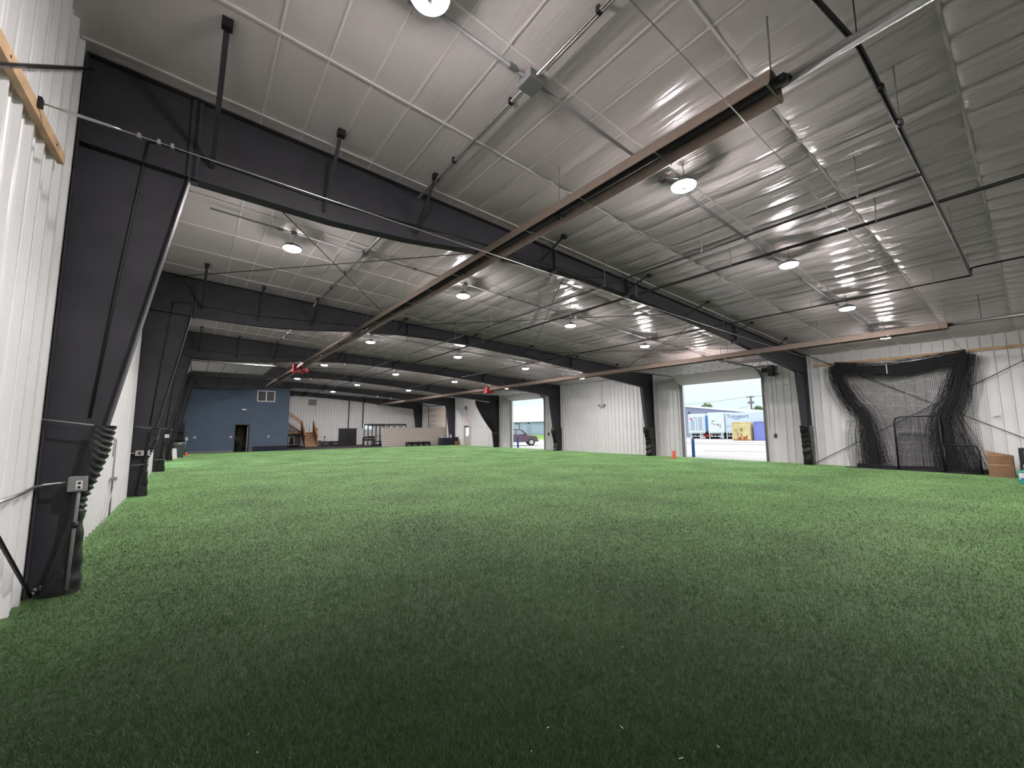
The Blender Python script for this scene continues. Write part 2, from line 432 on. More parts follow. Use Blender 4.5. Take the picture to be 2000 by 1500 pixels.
# ------------------------------------------------------------------ ceiling
def build_ceiling():
    xs = np.linspace(0, W, 615); st = np.arange(0.24 - 9.0, YB - 0.3, 1.5)
    ys = np.unique(np.round(np.concatenate([np.linspace(YN, YB, 400), st - 0.02, st + 0.015, st + 0.05]), 3))
    X, Y = np.meshgrid(xs, ys, indexing='ij')
    c = 0.26; p = 0.5075
    ph = ((X - c) / p) % 1.0
    sag = (4 * ph * (1 - ph)) ** 0.65                  # billow between the straps, cusp at each strap
    k = np.clip((X - 3.0) / 4.5, 0, 1); k = k * k * (3 - 2 * k)
    q = ((Y - 0.255) / 1.5) % 1.0
    sy = 0.12 + 0.88 * (4 * q * (1 - q)) ** 0.4
    wob = 0.75 + 0.35 * np.sin(X * 2.1 + 0.7 * np.sin(Y * 0.9)) * np.cos(Y * 0.63 + X)
    amp = 0.003 + 0.075 * k
    near_frame = np.ones_like(Y)
    for i in range(-1, 6):
        near_frame = np.minimum(near_frame, np.clip(np.abs(Y - YF(i) - 0.1) / 0.9, 0.15, 1))
    Z = roof(X) + 0.0 - amp * sag * sy * wob * near_frame
    nx, ny = X.shape
    co = np.stack([X, Y, Z], -1).reshape(-1, 3).astype(np.float32)
    i, j = np.meshgrid(np.arange(nx - 1), np.arange(ny - 1), indexing='ij')
    a = (i * ny + j).ravel(); f = np.stack([a, a + 1, a + ny + 1, a + ny], -1).astype(np.int32)
    me = bpy.data.meshes.new('ceiling'); me.vertices.add(len(co)); me.vertices.foreach_set('co', co.ravel())
    me.loops.add(f.size); me.loops.foreach_set('vertex_index', f.ravel())
    me.polygons.add(len(f)); me.polygons.foreach_set('loop_start', np.arange(0, f.size, 4, dtype=np.int32))
    me.update(calc_edges=True); me.shade_smooth(); me.materials.append(CEIL)
    o = link(bpy.data.objects.new('ceiling', me))
    return tag(o, 'white vinyl insulated ceiling sagging between straps', 'ceiling', kind='structure')
ceil_o = build_ceiling()
yy = 0.24 - 1.5 * 6
while yy < YB - 0.3:
    if all(abs(yy - YF(i) - 0.1) > 0.25 for i in range(-2, 6)):
        mesh('ceiling_strap', [(0.02, yy, roof(0) - 0.017), (W - 0.02, yy, roof(W) - 0.017), (W - 0.02, yy + 0.03, roof(W) - 0.017), (0.02, yy + 0.03, roof(0) - 0.017),
                       (0.02, yy, roof(0) - 0.006), (W - 0.02, yy, roof(W) - 0.006), (W - 0.02, yy + 0.03, roof(W) - 0.006), (0.02, yy + 0.03, roof(0) - 0.006)],
             [(0, 3, 2, 1), (4, 5, 6, 7), (0, 1, 5, 4), (1, 2, 6, 5), (2, 3, 7, 6), (3, 0, 4, 7)], STRAP, ceil_o)
    yy += 1.5
for kx in range(3, 12):
    X = 0.26 + 0.5075 * kx
    box('ceiling_strap', (X - 0.012, YN + 0.1, roof(X) - 0.012), (X + 0.012, YB - 0.1, roof(X) - 0.006), STRAP, ceil_o)

# ------------------------------------------------------------------ portal frames
TOPC = 0.015
BOT = [(1.06, 4.97), (2.8, 4.935), (4.06, 5.01), (5.6, 5.19), (7.2, 5.29), (8.7, 5.32), (10.3, 5.26), (13.2, 5.09), (16.6, 4.81), (19.3, 4.49), (22.65, 4.18)]
def bot(x):
    for (a, za), (b, zb) in zip(BOT[:-1], BOT[1:]):
        if x <= b: return za + (zb - za) * (x - a) / (b - a)
    return BOT[-1][1]
BRX = [(1.31, 1.48), (2.72, 0.61), (4.24, 0.61), (7.25, 0.61), (10.33, 0.61), (13.35, 0.61), (16.4, 0.61), (19.55, 0.58)]
def make_frame(first):
    """local y: 0 = front flange edge"""
    t = thing('portal_frame', 'x', 'steel frame')
    yw0, yw1 = 0.096, 0.104
    tp = lambda x: roof(x) - TOPC
    # left column
    c = prism('column', [(0.03, 0), (0.22, 0), (1.06, 4.97), (1.06, tp(1.06)), (0.03, tp(0.03))], 'y', yw0, yw1, STEEL, t)
    strip('flange', [(0.22, 0.0), (1.06, 4.97)], 0, 0.2, -0.014, STEEL, c)
    box('flange', (0.03, 0, 0), (0.045, 0.2, tp(0.05)), STEEL, c)
    beam('stiffener', (0.05, 0.05, 5.02), (1.04, 0.05, 4.97), 0.09, 0.012, STEEL, c)
    beam('stiffener', (1.06, 0.06, 4.97), (1.06, 0.06, tp(1.06)), 0.08, 0.016, STEEL, c)
    beam('stiffener', (1.10, 0.06, 4.9), (1.10, 0.06, tp(1.1)), 0.08, 0.016, STEEL, c)
    tube('conduit', [(0.62, 0.08, 5.3), (0.6, 0.08, 5.02), (0.47, 0.08, 3.4), (0.36, 0.08, 1.85)], 0.013, BLACK, c, 6)
    tube('conduit', [(0.62, 0.08, 5.3), (0.72, 0.08, 5.33), (2.6, 0.08, 5.25), (4.2, 0.08, 5.32), (6.0, 0.08, 5.4)], 0.011, BLACK, c, 6)
    # right column
    c = prism('column', [(W - 0.03, 0), (W - 0.5, 0), (22.65, 4.18), (22.65, tp(22.65)), (W - 0.03, tp(W))], 'y', yw0, yw1, STEEL, t)
    strip('flange', [(W - 0.5, 0.0), (22.65, 4.18)], 0, 0.2, 0.014, STEEL, c)
    box('flange', (W - 0.045, 0, 0), (W - 0.03, 0.2, tp(W)), STEEL, c)
    beam('stiffener', (22.66, 0.05, 4.2), (W - 0.05, 0.05, 4.15), 0.09, 0.012, STEEL, c)
    # rafter
    poly = [(x, z) for x, z in BOT] + [(22.65, tp(22.65)), (1.06, tp(1.06))]
    r = prism('rafter', poly, 'y', yw0, yw1, STEEL, t)
    strip('flange', BOT, 0, 0.2, 0.014, STEEL, r)
    strip('flange', [(0.03, tp(0.03)), (W - 0.03, tp(W - 0.03))], 0, 0.2, 0.012, STEEL, r)
    for X in (7.6, 10.3, 16.6):
        box('splice_plate', (X - 0.02, -0.005, bot(X) - 0.09), (X + 0.02, 0.205, tp(X) - 0.01), STEEL, r)
    for X, dy in BRX:
        br = beam('flange_brace', (X, -dy, roof(X) - 0.05), (X - 0.04, 0.07, bot(X) + 0.14 + (0.12 if X < 2 else 0)), 0.055 if X < 2 else 0.045, 0.03, STEEL, t)
        box('clip', (X - 0.05, -dy - 0.05, roof(X) - 0.10), (X + 0.05, -dy + 0.04, roof(X) - 0.004), BLACK, br)
    return t
NTH = ['first', 'second', 'third', 'fourth', 'fifth', 'sixth', 'seventh']
fr0 = make_frame(True)
frames = []
for i in range(6):
    o = fr0 if i == 0 else copy_tree(fr0)
    o.location = (0, YF(i), 0)
    o['label'] = 'dark steel portal frame, %s counted from the batting net' % NTH[i]
    o['group'] = 'steel portal frames'
    frames.append(o)
o = copy_tree(fr0); o.location = (0, YF(-1), 0); o['label'] = 'dark steel portal frame behind the viewer'

# vinyl pads and bunched nets on the column feet
def pleated(name, ring, zs, m, parent=None, amp=0.012, freq=34, seed=0):
    """ring(z) -> list of xy points (open wrap); pleats run across"""
    v = []; f = []
    n = None
    for i, z in enumerate(zs):
        R = ring(z); n = len(R)
        for k, (x, y) in enumerate(R):
            s = math.sin(z * freq + k * 1.3 + seed + 1.5 * math.sin(z * 5 + seed))
            c = (sum(p[0] for p in R) / n, sum(p[1] for p in R) / n)
            d = Vector((x - c[0], y - c[1])); L = d.length or 1
            v.append((x + d.x / L * amp * s, y + d.y / L * amp * s, z))
        if i:
            for k in range(n): f.append(((i - 1) * n + k, (i - 1) * n + (k + 1) % n, i * n + (k + 1) % n, i * n + k))
    f.append(tuple(range(n))[::-1]); f.append(tuple(range((len(zs) - 1) * n, len(zs) * n)))
    return mesh(name, v, f, m, parent, True)
def arange(a, b, n): return [a + (b - a) * i / (n - 1) for i in range(n)]
def lerp_table(z, tab):
    for (z0, a), (z1, b) in zip(tab[:-1], tab[1:]):
        if z <= z1: return a + (b - a) * (z - z0) / (z1 - z0)
    return tab[-1][1]
def pad_left(i, label):
    """vinyl wrap on the inner flange: pleats pinched on the face that looks into the hall"""
    y = YF(i)
    t = thing('column_pad', label, 'pad', (0.3, y, 0), 'vinyl pads on the column feet')
    outer = [(0.0, 0.44), (0.35, 0.41), (0.7, 0.385), (0.95, 0.40), (1.2, 0.49), (1.45, 0.55), (1.78, 0.575)]
    inner = [(0.0, 0.20), (0.7, 0.29), (0.95, 0.30), (1.2, 0.33), (1.78, 0.40)]
    def sheet_(name, z0, z1, nz, amp, freq):
        v = []; f = []; nk = 15
        for j in range(nz):
            z = z0 + (z1 - z0) * j / (nz - 1)
            xo = lerp_table(z, outer); xi = lerp_table(z, inner) - (0.10 * max(0, 0.7 - z) if i == 0 else 0.0)
            for k in range(nk):
                u = k / (nk - 1)
                # front face (toward the viewer), nose around the flange, back face
                if u < 0.4: x = xi + (xo - 0.03 - xi) * (u / 0.4); yy_ = y - 0.035 - 0.02 * math.sin(u / 0.4 * 3.1)
                elif u < 0.6:
                    a_ = (u - 0.4) / 0.2 * math.pi; x = xo - 0.03 + 0.03 * math.sin(a_); yy_ = y - 0.035 + 0.27 * (1 - math.cos(a_)) / 2
                else: x = xo - 0.03 - (xo - 0.03 - xi) * ((u - 0.6) / 0.4); yy_ = y + 0.235
                p_ = math.sin(freq * (z + 0.25 * u) + 1.2 * math.sin(7 * z + i)) * (0.25 + 0.75 * math.exp(-((u - 0.5) / 0.14) ** 2))
                d_ = 0.02 * math.sin(5 * z + 9 * u + i)
                v.append((x + amp * p_ + d_ * 0.5, yy_ - (amp * p_ * 0.5 + d_ * 0.6 if u < 0.5 else 0), z))
            if j:
                for k in range(nk - 1): f.append(((j - 1) * nk + k, (j - 1) * nk + k + 1, j * nk + k + 1, j * nk + k))
        mesh(name, v, f, BLACKV, t, True)
    sheet_('pad_cover', 0.80, 1.76, 150, 0.013, 95)
    sheet_('pad_skirt', 0.0, 0.83, 50, 0.006, 30)
    tube('tie_rope', [(0.0, y - 0.03, 1.83), (0.2, y - 0.07, 1.80), (0.42, y - 0.075, 1.765)], 0.010, GREY, t, 6)
pad_left(0, 'crumpled black vinyl pad on column foot beside the grey outlet box')
pad_left(1, 'black vinyl pad on column foot just past the wall hose bib')
pad_left(2, 'black vinyl pad on column foot before the daylit side opening')
pad_left(3, 'black vinyl pad on column foot by the green bin')
def pad_right(i, label, wob):
    y = YF(i)
    t = thing('column_pad', label, 'pad', (W - 0.5, y, 0), 'black wraps on the door-side columns')
    def ring(z):
        xi = W - 0.5 - 0.146 * z
        b = 0.10 + wob * math.sin(z * 4.2 + i) + 0.10 * max(0, 0.5 - z)
        return [(xi + 0.5 + 0.146 * z, y - 0.03), (xi + 0.1, y - 0.07), (xi - b * 0.8, y - 0.05), (xi - b, y + 0.1), (xi - b * 0.8, y + 0.25), (xi + 0.1, y + 0.27), (xi + 0.5 + 0.146 * z, y + 0.23)]
    pleated('pad_cover', ring, arange(0.95, 1.75, 26), BLACKV, t, 0.012, 22, i)
    pleated('pad_skirt', ring, arange(0.0, 0.95, 26), BLACKV, t, 0.02, 13, i + 3)
pad_right(0, 'black vinyl wrap on column foot between overhead door and batting net', 0.03)
pad_right(1, 'black vinyl wrap on column foot beside the orange cone', 0.05)
pad_right(2, 'bunched black net on column foot beside the pickup doorway', 0.08)

# ------------------------------------------------------------------ lamps
def make_lamp():
    t = thing('high_bay_lamp', 'x', 'ceiling lamp')
    o = lathe('lens', [(0.172, 0.002), (0.170, -0.014), (0.145, -0.030), (0.045, -0.032)], LENS, t, 32, caps=False)
    lathe('rim', [(0.173, 0.004), (0.188, 0.006), (0.19, 0.03), (0.165, 0.035), (0.173, 0.004)], GREY, t, 32, caps=False)
    lathe('sensor_cap', [(0.001, -0.042), (0.04, -0.040), (0.046, -0.030), (0.046, 0.01)], GREY, t, 20)
    h = lathe('housing', [(0.001, 0.012), (0.164, 0.012), (0.164, 0.025), (0.15, 0.05), (0.10, 0.06), (0.09, 0.10), (0.06, 0.12), (0.001, 0.122)], GREY, t, 32)
    for k in range(12):
        a = 2 * math.pi * k / 12
        beam('fin', (0.07 * math.cos(a), 0.07 * math.sin(a), 0.075), (0.145 * math.cos(a), 0.145 * math.sin(a), 0.055), 0.006, 0.04, GREY, h)
    tube('hook', [(0, 0, 0.12), (0, 0, 0.2), (0.02, 0, 0.235), (0.03, 0, 0.26), (0.0, 0, 0.3), (0, 0, 0.38)], 0.006, GREY, t, 6)
    tube('power_cord', [(0.03, 0, 0.12), (0.1, 0.02, 0.17), (0.05, 0.15, 0.22), (0.0, 0.3, 0.3), (0.0, 0.36, 0.33)], 0.006, PLASTW, t, 6)
    return t
lamp0 = make_lamp()
LX = [2.74, 7.03, 11.3, 15.6, 20.1]
LY = [3.05, 9.6, 17.2, 25.0, 32.8, 39.9, -4.6]  # last row is unseen, added behind the viewer to light the near ceiling
used = False
CNT = ['nearest the boarded wall', 'second from the boarded wall', 'third from the boarded wall', 'fourth from the boarded wall', 'closest to the open-door wall']
for j, y in enumerate(LY):
    for i, x in enumerate(LX):
        if j == 3 and i == 0: x = 4.15
        if j == 5 and i < 2: continue
        o = lamp0 if not used else copy_tree(lamp0); used = True
        z = roof(x) - 0.42
        o.location = (x, y, z)
        o['label'] = ('round LED high bay lamp, %s row from batting net, %s' % (NTH[j], CNT[i])) if j < 6 else 'round LED high bay lamp added unseen behind the viewer, %s' % CNT[i]
        o['group'] = 'LED high bay lamps'

# ------------------------------------------------------------------ overhead doors
def trim_jamb(name, y, x, z, m=GREY):
    return
def overhead_open(num, y0, y1, side, label):
    """side=1: right wall, -1: left wall; raised sectional door under the ceiling"""
    xw = W if side == 1 else 0.0
    s = -side
    zt = 4.62 if side == 1 else 5.1
    t = thing('door_%d' % num, label, 'overhead door', (xw, (y0 + y1) / 2, 0), kind='structure')
    X = lambda d: xw + s * d
    a0, a1 = y0 - 0.06, y1 + 0.06
    # hanging last section, then four level ones
    pts = [(0.16, DOOR_Z - 0.03), (0.62, zt - 0.12), (1.05, zt)]
    if side == -1: pts = [(0.16, DOOR_Z), (0.5, zt - 0.25), (1.05, zt)]
    def sect(p, q, nm='door_section'):
        v = [(X(p[0]), a0, p[1]), (X(q[0]), a0, q[1]), (X(q[0]), a1, q[1]), (X(p[0]), a1, p[1])]
        d = Vector((X(q[0]) - X(p[0]), 0, q[1] - p[1])).normalized(); nrm = Vector((-d.z, 0, d.x))
        if nrm.z < 0: nrm = -nrm
        v += [tuple(Vector(k) + nrm * 0.045) for k in v]
        return mesh(nm, v, [(0, 3, 2, 1), (4, 5, 6, 7), (0, 1, 5, 4), (1, 2, 6, 5), (2, 3, 7, 6), (3, 0, 4, 7)], DOORW, t)
    sect(pts[0], (0.98, zt - 0.02))
    L = 3.5
    n = 5
    hinge = None
    for k in range(n):
        p = (1.0 + k * L / n + 0.008, zt); q = (1.0 + (k + 1) * L / n - 0.008, zt)
        o = sect(p, q)
        for h in range(6):
            yh = y0 + 0.15 + (y1 - y0 - 0.3) * h / 5
            hb = box('hinge', (X(q[0]) - 0.04, yh - 0.035, zt - 0.018), (X(q[0]) + 0.04, yh + 0.035, zt - 0.002), GREY, o)
        if k == 0 and side == 1:
            for h in range(4):
                ym = y0 + 0.5 + (y1 - y0 - 1.0) * h / 3
                box('vent_slot', (X(p[0] + 0.12) - 0.03, ym - 0.22, zt - 0.01), (X(p[0] + 0.12) + 0.03, ym + 0.22, zt - 0.002), GREY, o)
    for y in (y0 - 0.1, y1 + 0.1):
        tube('door_track', [(X(0.12), y, 0.02), (X(0.12), y, DOOR_Z - 0.2), (X(0.25), y, DOOR_Z + 0.15), (X(0.6), y, zt - 0.1), (X(1.1), y, zt - 0.02), (X(4.6), y, zt - 0.02)], 0.028, GREY, t, 6)
        for d in (2.2, 4.4):
            beam('track_hanger', (X(d), y, zt), (X(d), y, roof(X(d)) - 0.01), 0.03, 0.005, GALV, t)
    tube('torsion_shaft', [(X(0.22), y0 - 0.3, DOOR_Z + 0.62 if side == -1 else 4.72), (X(0.22), y1 + 0.3, DOOR_Z + 0.62 if side == -1 else 4.72)], 0.03, GREY, t, 8)
    # jambs and header trim
    for y in (y0, y1):
        box('door_jamb', (min(X(-0.12), X(0.04)), y - (0.05 if y == y0 else 0.0), 0), (max(X(-0.12), X(0.04)), y + (0.0 if y == y0 else 0.05), DOOR_Z), PLASTW, t)
        box('corner_trim', (min(X(0.041), X(0.075)), y - (0.07 if y == y0 else 0.0), 0), (max(X(0.041), X(0.075)), y + (0.0 if y == y0 else 0.07), DOOR_Z), GREY, t)
    return t
d1 = overhead_open(1, D1[0], D1[1], 1, 'raised white sectional overhead door above the trailer yard view')
d2 = overhead_open(2, D2[0], D2[1], 1, 'raised white sectional overhead door above the pickup view')
dl = overhead_open(3, DL[0], DL[1], -1, 'raised white sectional overhead door on the boarded-cable wall')
# closed sectional door
d3 = thing('door_4', 'closed tan sectional overhead door behind the low block wall', 'overhead door', (W, 43, 0), kind='structure')
for k in range(7):
    z0 = k * DOOR_Z / 7
    o = box('door_section', (W - 0.04, D3[0] + 0.01, z0 + 0.006), (W + 0.02, D3[1] - 0.01, z0 + DOOR_Z / 7 - 0.006), DOORI, d3)
    for h in range(4):
        yh = D3[0] + 0.5 + h * 1.05
        box('hinge', (W - 0.05, yh - 0.04, z0 + DOOR_Z / 7 - 0.05), (W - 0.041, yh + 0.04, z0 + DOOR_Z / 7 - 0.008), GREY, o)
for y in (D3[0] - 0.08, D3[1] + 0.08):
    tube('door_track', [(W - 0.1, y, 0.02), (W - 0.1, y, 3.9), (W - 0.3, y, 4.4), (W - 0.9, y, 4.62), (W - 4.0, y, 4.62)], 0.045, STEEL, d3, 6)
tube('torsion_shaft', [(W - 0.18, D3[0] - 0.25, 4.4), (W - 0.18, D3[1] + 0.25, 4.4)], 0.05, GREY, d3)
# door operator with pull cords
op = thing('door_operator', 'dark grey motor box on the wall beside the raised overhead door', 'motor', (W, 8.1, 4.2))
box('motor_housing', (W - 0.42, 7.78, 4.18), (W - 0.06, 8.02, 4.72), DARKG, op, 0.03)
box('gear_case', (W - 0.36, 8.02, 4.4), (W - 0.1, 8.3, 4.62), BLACK, op, 0.02)
lathe('hand_wheel', [(0.06, 0), (0.07, 0.02), (0.06, 0.04)], DARKG, op, 14, (W - 0.2, 7.7, 4.25))
tube('conduit', [(W - 0.25, 8.22, 4.5), (W - 0.28, 8.3, 4.65), (W - 0.3, 8.3, 4.9)], 0.012, GALV, op, 6)
cs = thing('pendant_control', 'small black control box hanging by a cord beside the yard doorway', 'control', (W - 0.06, 7.98, 1.2))
box('control_box', (W - 0.09, 7.93, 1.18), (W - 0.035, 8.03, 1.36), BLACK, cs, 0.01)
tube('cord', [(W - 0.06, 7.98, 1.36), (W - 0.06, 7.98, 4.15)], 0.008, BLACK, cs, 6)
tube('lift_chain', [(W - 0.08, 8.2, 1.6), (W - 0.08, 8.2, 4.3)], 0.006, GREY, cs, 6)
cs = thing('pendant_control', 'small black control box hanging beside the pickup doorway', 'control', (W - 0.06, 24.2, 1.2))
box('control_box', (W - 0.09, 24.12, 1.12), (W - 0.035, 24.24, 1.36), BLACK, cs, 0.01)
tube('cord', [(W - 0.06, 24.18, 1.36), (W - 0.06, 24.18, 4.1)], 0.008, BLACK, cs, 6)

# exit door, sign, speaker, emergency lights
xd = thing('door_5', 'grey personnel exit door with a bright window pane', 'door', (W, 36.65, 0), kind='structure')
box('door_leaf', (W - 0.03, DX[0] + 0.06, 0.01), (W + 0.02, DX[1] - 0.06, 2.0), DOORG, xd)
m_pane = mat('pane_daylight_glow', (0.9, 0.95, 1.0), 0.4, emit=((0.85, 0.95, 1.0), 1.1))  # emission of the pane stands in for daylight outside
box('pane', (W - 0.036, 36.28, 0.95), (W - 0.031, 36.78, 1.8), m_pane, xd)
box('pane_sticker', (W - 0.04, 36.48, 1.42), (W - 0.0365, 36.6, 1.5), GREY, xd)
for a, b in (((DX[0], 0), (DX[0] + 0.055, 2.06)), ((DX[1] - 0.055, 0), (DX[1], 2.06))):
    box('door_frame', (W - 0.06, a[0], 0), (W + 0.02, b[0], 2.06), DOORG, xd)
box('door_frame', (W - 0.06, DX[0] + 0.055, 2.005), (W + 0.02, DX[1] - 0.055, 2.06), DOORG, xd)
box('door_closer', (W - 0.12, 36.5, 1.9), (W - 0.035, 37.0, 1.98), BLACK, xd)
box('push_bar', (W - 0.1, 36.25, 1.0), (W - 0.04, 36.34, 1.08), BLACK, xd)
es = thing('exit_sign', 'small white exit sign with red letters above the grey door', 'exit sign', (W - 0.03, 36.75, 2.35))
box('housing', (W - 0.09, 36.58, 2.36), (W - 0.03, 36.92, 2.58), PLASTW, es, 0.01)
text('letters', 'EXIT', 0.15, TEXTR, (W - 0.094, 36.75, 2.47), (math.pi / 2, 0, -math.pi / 2), es)
cd = tag(tube('wall_conduit', [(W - 0.05, 36.62, 2.5), (W - 0.05, 36.0, 2.5), (W - 0.05, 35.9, 2.4), (W - 0.05, 35.9, 0.05)], 0.016, GREY), 'thin grey conduit running down beside the exit door', 'conduit')
sp = thing('wall_speaker', 'small grey box on the wall high above the exit sign', 'speaker', (W - 0.05, 36.68, 3.7))
box('cabinet', (W - 0.22, 36.55, 3.68), (W - 0.04, 36.8, 4.06), GREY, sp, 0.02)
tube('cable', [(W - 0.05, 36.68, 3.68), (W - 0.05, 36.68, 2.6)], 0.008, GREY, sp, 6)
def emergency(loc, axis, label):
    t = thing('emergency_light', label, 'emergency light', loc)
    x, y, z = loc
    if axis == 'x':
        box('battery_box', (x - 0.1, y - 0.18, z - 0.08), (x, y + 0.18, z + 0.06), CHIP, t, 0.02)
        for s in (-1, 1):
            lathe('lamp_head', [(0.03, -0.02), (0.08, 0.0), (0.085, 0.06), (0.05, 0.1)], GREY, t, 14, (x - 0.07, y + 0.22 * s, z + 0.04))
        tube('feed_cord', [(x - 0.05, y, z + 0.06), (x - 0.05, y, 4.35), (x - 0.09, y - 0.1, 4.55), (x - 0.12, y - 0.05, 4.75)], 0.012, GREY, t, 6)
    else:
        box('battery_box', (x - 0.17, y - 0.08, z - 0.06), (x + 0.17, y, z + 0.08), PLASTW, t, 0.03)
        for s in (-1, 1):
            lathe('lamp_head', [(0.02, -0.02), (0.05, 0.0), (0.05, 0.05), (0.03, 0.07)], PLASTW, t, 12, (x + 0.09 * s, y - 0.1, z - 0.03))
emergency((W - 0.03, 18.66, 3.2), 'x', 'two-headed emergency light hung on the white wall by a cord')
emergency((4.46, 39.69, 3.35), 'y', 'white emergency light fixed on the blue wall')

# ------------------------------------------------------------------ tube heaters
def heater(X, zt, y_near, y_burn, y_far, side, lab, flue_to):
    """inverted trough reflector, hot tube inside, burner box between the two runs; zt = top of reflector"""
    t = thing('tube_heater', lab, 'heater', (X, y_near, zt - 0.25))
    prof = [(-0.19, -0.20), (-0.12, -0.02), (-0.06, 0.0), (0.06, 0.0), (0.12, -0.02), (0.19, -0.20)]
    def run(a, b, k):
        v = []; f = []
        out = prof; inn = [(x * 0.94, z - 0.006) for x, z in prof]
        ring = out + inn[::-1]; n = len(ring)
        for y in (a, b):
            v += [(X + x, y, zt + z) for x, z in ring]
        for i in range(n): f.append((i, (i + 1) % n, n + (i + 1) % n, n + i))
        f += [tuple(range(n))[::-1], tuple(range(n, 2 * n))]
        r = mesh('reflector', v, f, HEAT, t)
        tube('burner_tube', [(X, a - 0.08, zt - 0.10), (X, b + 0.05, zt - 0.10)], 0.052, TUBE, t, 12)
        y = a + 0.02; j = 0
        while y < b:
            beam('cross_wire', (X - 0.19, y, zt - 0.205), (X + 0.19, y, zt - 0.205), 0.016, 0.012, GALV, r)
            y += 1.22
        y = a + 0.03
        while y < b + 0.5:
            yc = min(y, b - 0.05)
            tube('hanger_chain', [(X - 0.02, yc, zt - 0.03), (X, yc, roof(X) - 0.005)], 0.009 if k == 0 and y == a + 0.03 else 0.006, GREY, t, 6)
            box('hanger_bracket', (X - 0.1, yc - 0.015, zt - 0.16), (X + 0.1, yc + 0.015, zt - 0.145), BLACK, t)
            y += 3.0
        y = a + 3.1
        while y < b - 1:
            for q in (-1, 1):
                beam('tube_clip', (X + q * 0.06, y, zt - 0.06), (X + q * 0.02, y, zt - 0.2), 0.02, 0.02, BLACK, r)
            y += 3.05
    run(y_near, y_burn - 0.35, 0); run(y_burn + 0.35, y_far, 1)
    for s in (-1, 1):
        y = y_burn + s * 0.17 + (0.05 if s > 0 else 0)
        b = box('burner_box', (X - 0.24 + 0.08 * s, y - 0.16, zt - 0.40), (X + 0.16 + 0.08 * s, y + 0.13, zt + 0.02), RED, t, 0.015)
        box('access_panel', (X - 0.15 + 0.08 * s, y - 0.167, zt - 0.33), (X + 0.08 + 0.08 * s, y - 0.161, zt - 0.1), RED, b)
        box('blower', (X + 0.18 + 0.08 * s, y - 0.1, zt - 0.34), (X + 0.42 + 0.08 * s, y + 0.1, zt - 0.08), RED, t, 0.03)
    lathe('end_cap', [(0.001, 0), (0.06, 0.0), (0.06, 0.06), (0.001, 0.06)], BLACK, t, 14, (X, y_near - 0.05, zt - 0.14))
    tube('intake_pipe', [(X + 0.1, y_burn, zt - 0.03), (X + 0.1, y_burn, roof(X) - 0.01)], 0.055, PLASTW, t, 10)
    tube('gas_hose', [(X - 0.6, y_burn, zt - 0.1), (X - 0.2, y_burn, zt - 0.12)], 0.02, BLACK, t, 6)
    tube('gas_hose', [(X + 0.3, y_burn, zt - 0.15), (X + 1.2, y_burn - 0.1, zt - 0.08), (X + 2.4, y_burn - 0.15, zt - 0.02)], 0.018, BLACK, t, 6)
    fp = thing('flue_pipe', 'shiny galvanised flue pipe leaving the %s heater end' % ('higher' if side < 0 else 'lower'), 'pipe', (X, y_near, zt - 0.1))
    tube('pipe', [(X + 0.06, y_near - 0.02, zt - 0.09), (X + 0.06, flue_to, zt - 0.07)], 0.052, GALV, fp, 14)
    tube('pipe_hanger', [(X + 0.06, y_near - 0.62, zt - 0.05), (X + 0.06, y_near - 0.62, roof(X) - 0.005)], 0.006, BLACK, fp, 6)
heater(5.64, 5.19, 1.31, 24.6, 36.4, -1, 'long brown tube heater hung over the turf near the boarded wall', -9.0)
heater(17.9, 4.62, 1.36, 24.2, 46.3, 1, 'long brown tube heater hung along the open-door side', -9.0)

# ------------------------------------------------------------------ pipes, conduits, cables
def run_pipe(name, pts, r, m, label, cat, hangers=(), group=None, hm=None, couplings=()):
    p0 = pts[0]
    t = thing(name, label, cat, p0, group)
    tube('pipe_run', pts, r, m, t, 8)
    for (x, y, z) in hangers:
        h = tube('hanger_rod', [(x, y, z), (x, y, roof(x) - 0.004)], 0.007, hm or GREY, t, 6)
        tube('hanger_ring', [(x, y - 0.012, z), (x, y + 0.012, z)], r + 0.01, hm or GREY, h, 10)
    for c in couplings:
        d = Vector(c[1]).normalized() * 0.05
        tube('coupling', [Vector(c[0]) - d, Vector(c[0]) + d], r * 1.35, m, t, 8)
    return t
zA = lambda x: roof(x)
run_pipe('gas_pipe', [(10.35, -9.5, 5.21), (10.35, 46.5, 5.21)], 0.030, BLACK, 'thickest black gas pipe running the length of the hall', 'pipe',
         [(10.35, y, 5.21) for y in np.arange(-1.0, 46, 2.42).tolist()])
run_pipe('gas_pipe', [(8.8, 0.68, 5.06), (8.8, 6.25, 5.06), (8.8, 46.5, 5.06)], 0.020, BLACK, 'thin black gas pipe branching off the cross pipe beside the thick one', 'pipe',
         [(8.8, y, 5.06) for y in np.arange(1.35, 46, 2.35).tolist()], couplings=[((8.8, 6.0, 5.06), (0, 1, 0)), ((8.8, 12.4, 5.06), (0, 1, 0))])
tube('pipe_drop', [(8.8, 5.9, 5.06), (8.75, 6.0, 5.22), (8.6, 6.42, 5.33), (5.9, 6.42, 5.33)], 0.014, BLACK, bpy.data.objects['gas_pipe.001'], 6)
run_pipe('gas_pipe', [(14.83, 0.66, 5.04), (14.83, 1.0, 5.04), (14.83, 46.5, 5.04)], 0.020, BLACK, 'thin black gas pipe running over the heater on the open-door side', 'pipe',
         [(14.83, y, 5.04) for y in np.arange(1.25, 46, 2.42).tolist()])
run_pipe('gas_pipe', [(14.15, -9.5, 5.04), (14.15, 0.5, 5.04), (14.2, 0.62, 5.04), (14.83, 0.66, 5.04)], 0.020, BLACK, 'thin black gas pipe after the jog at the end of the cross pipe', 'pipe', [(14.15, -0.8, 5.04)])
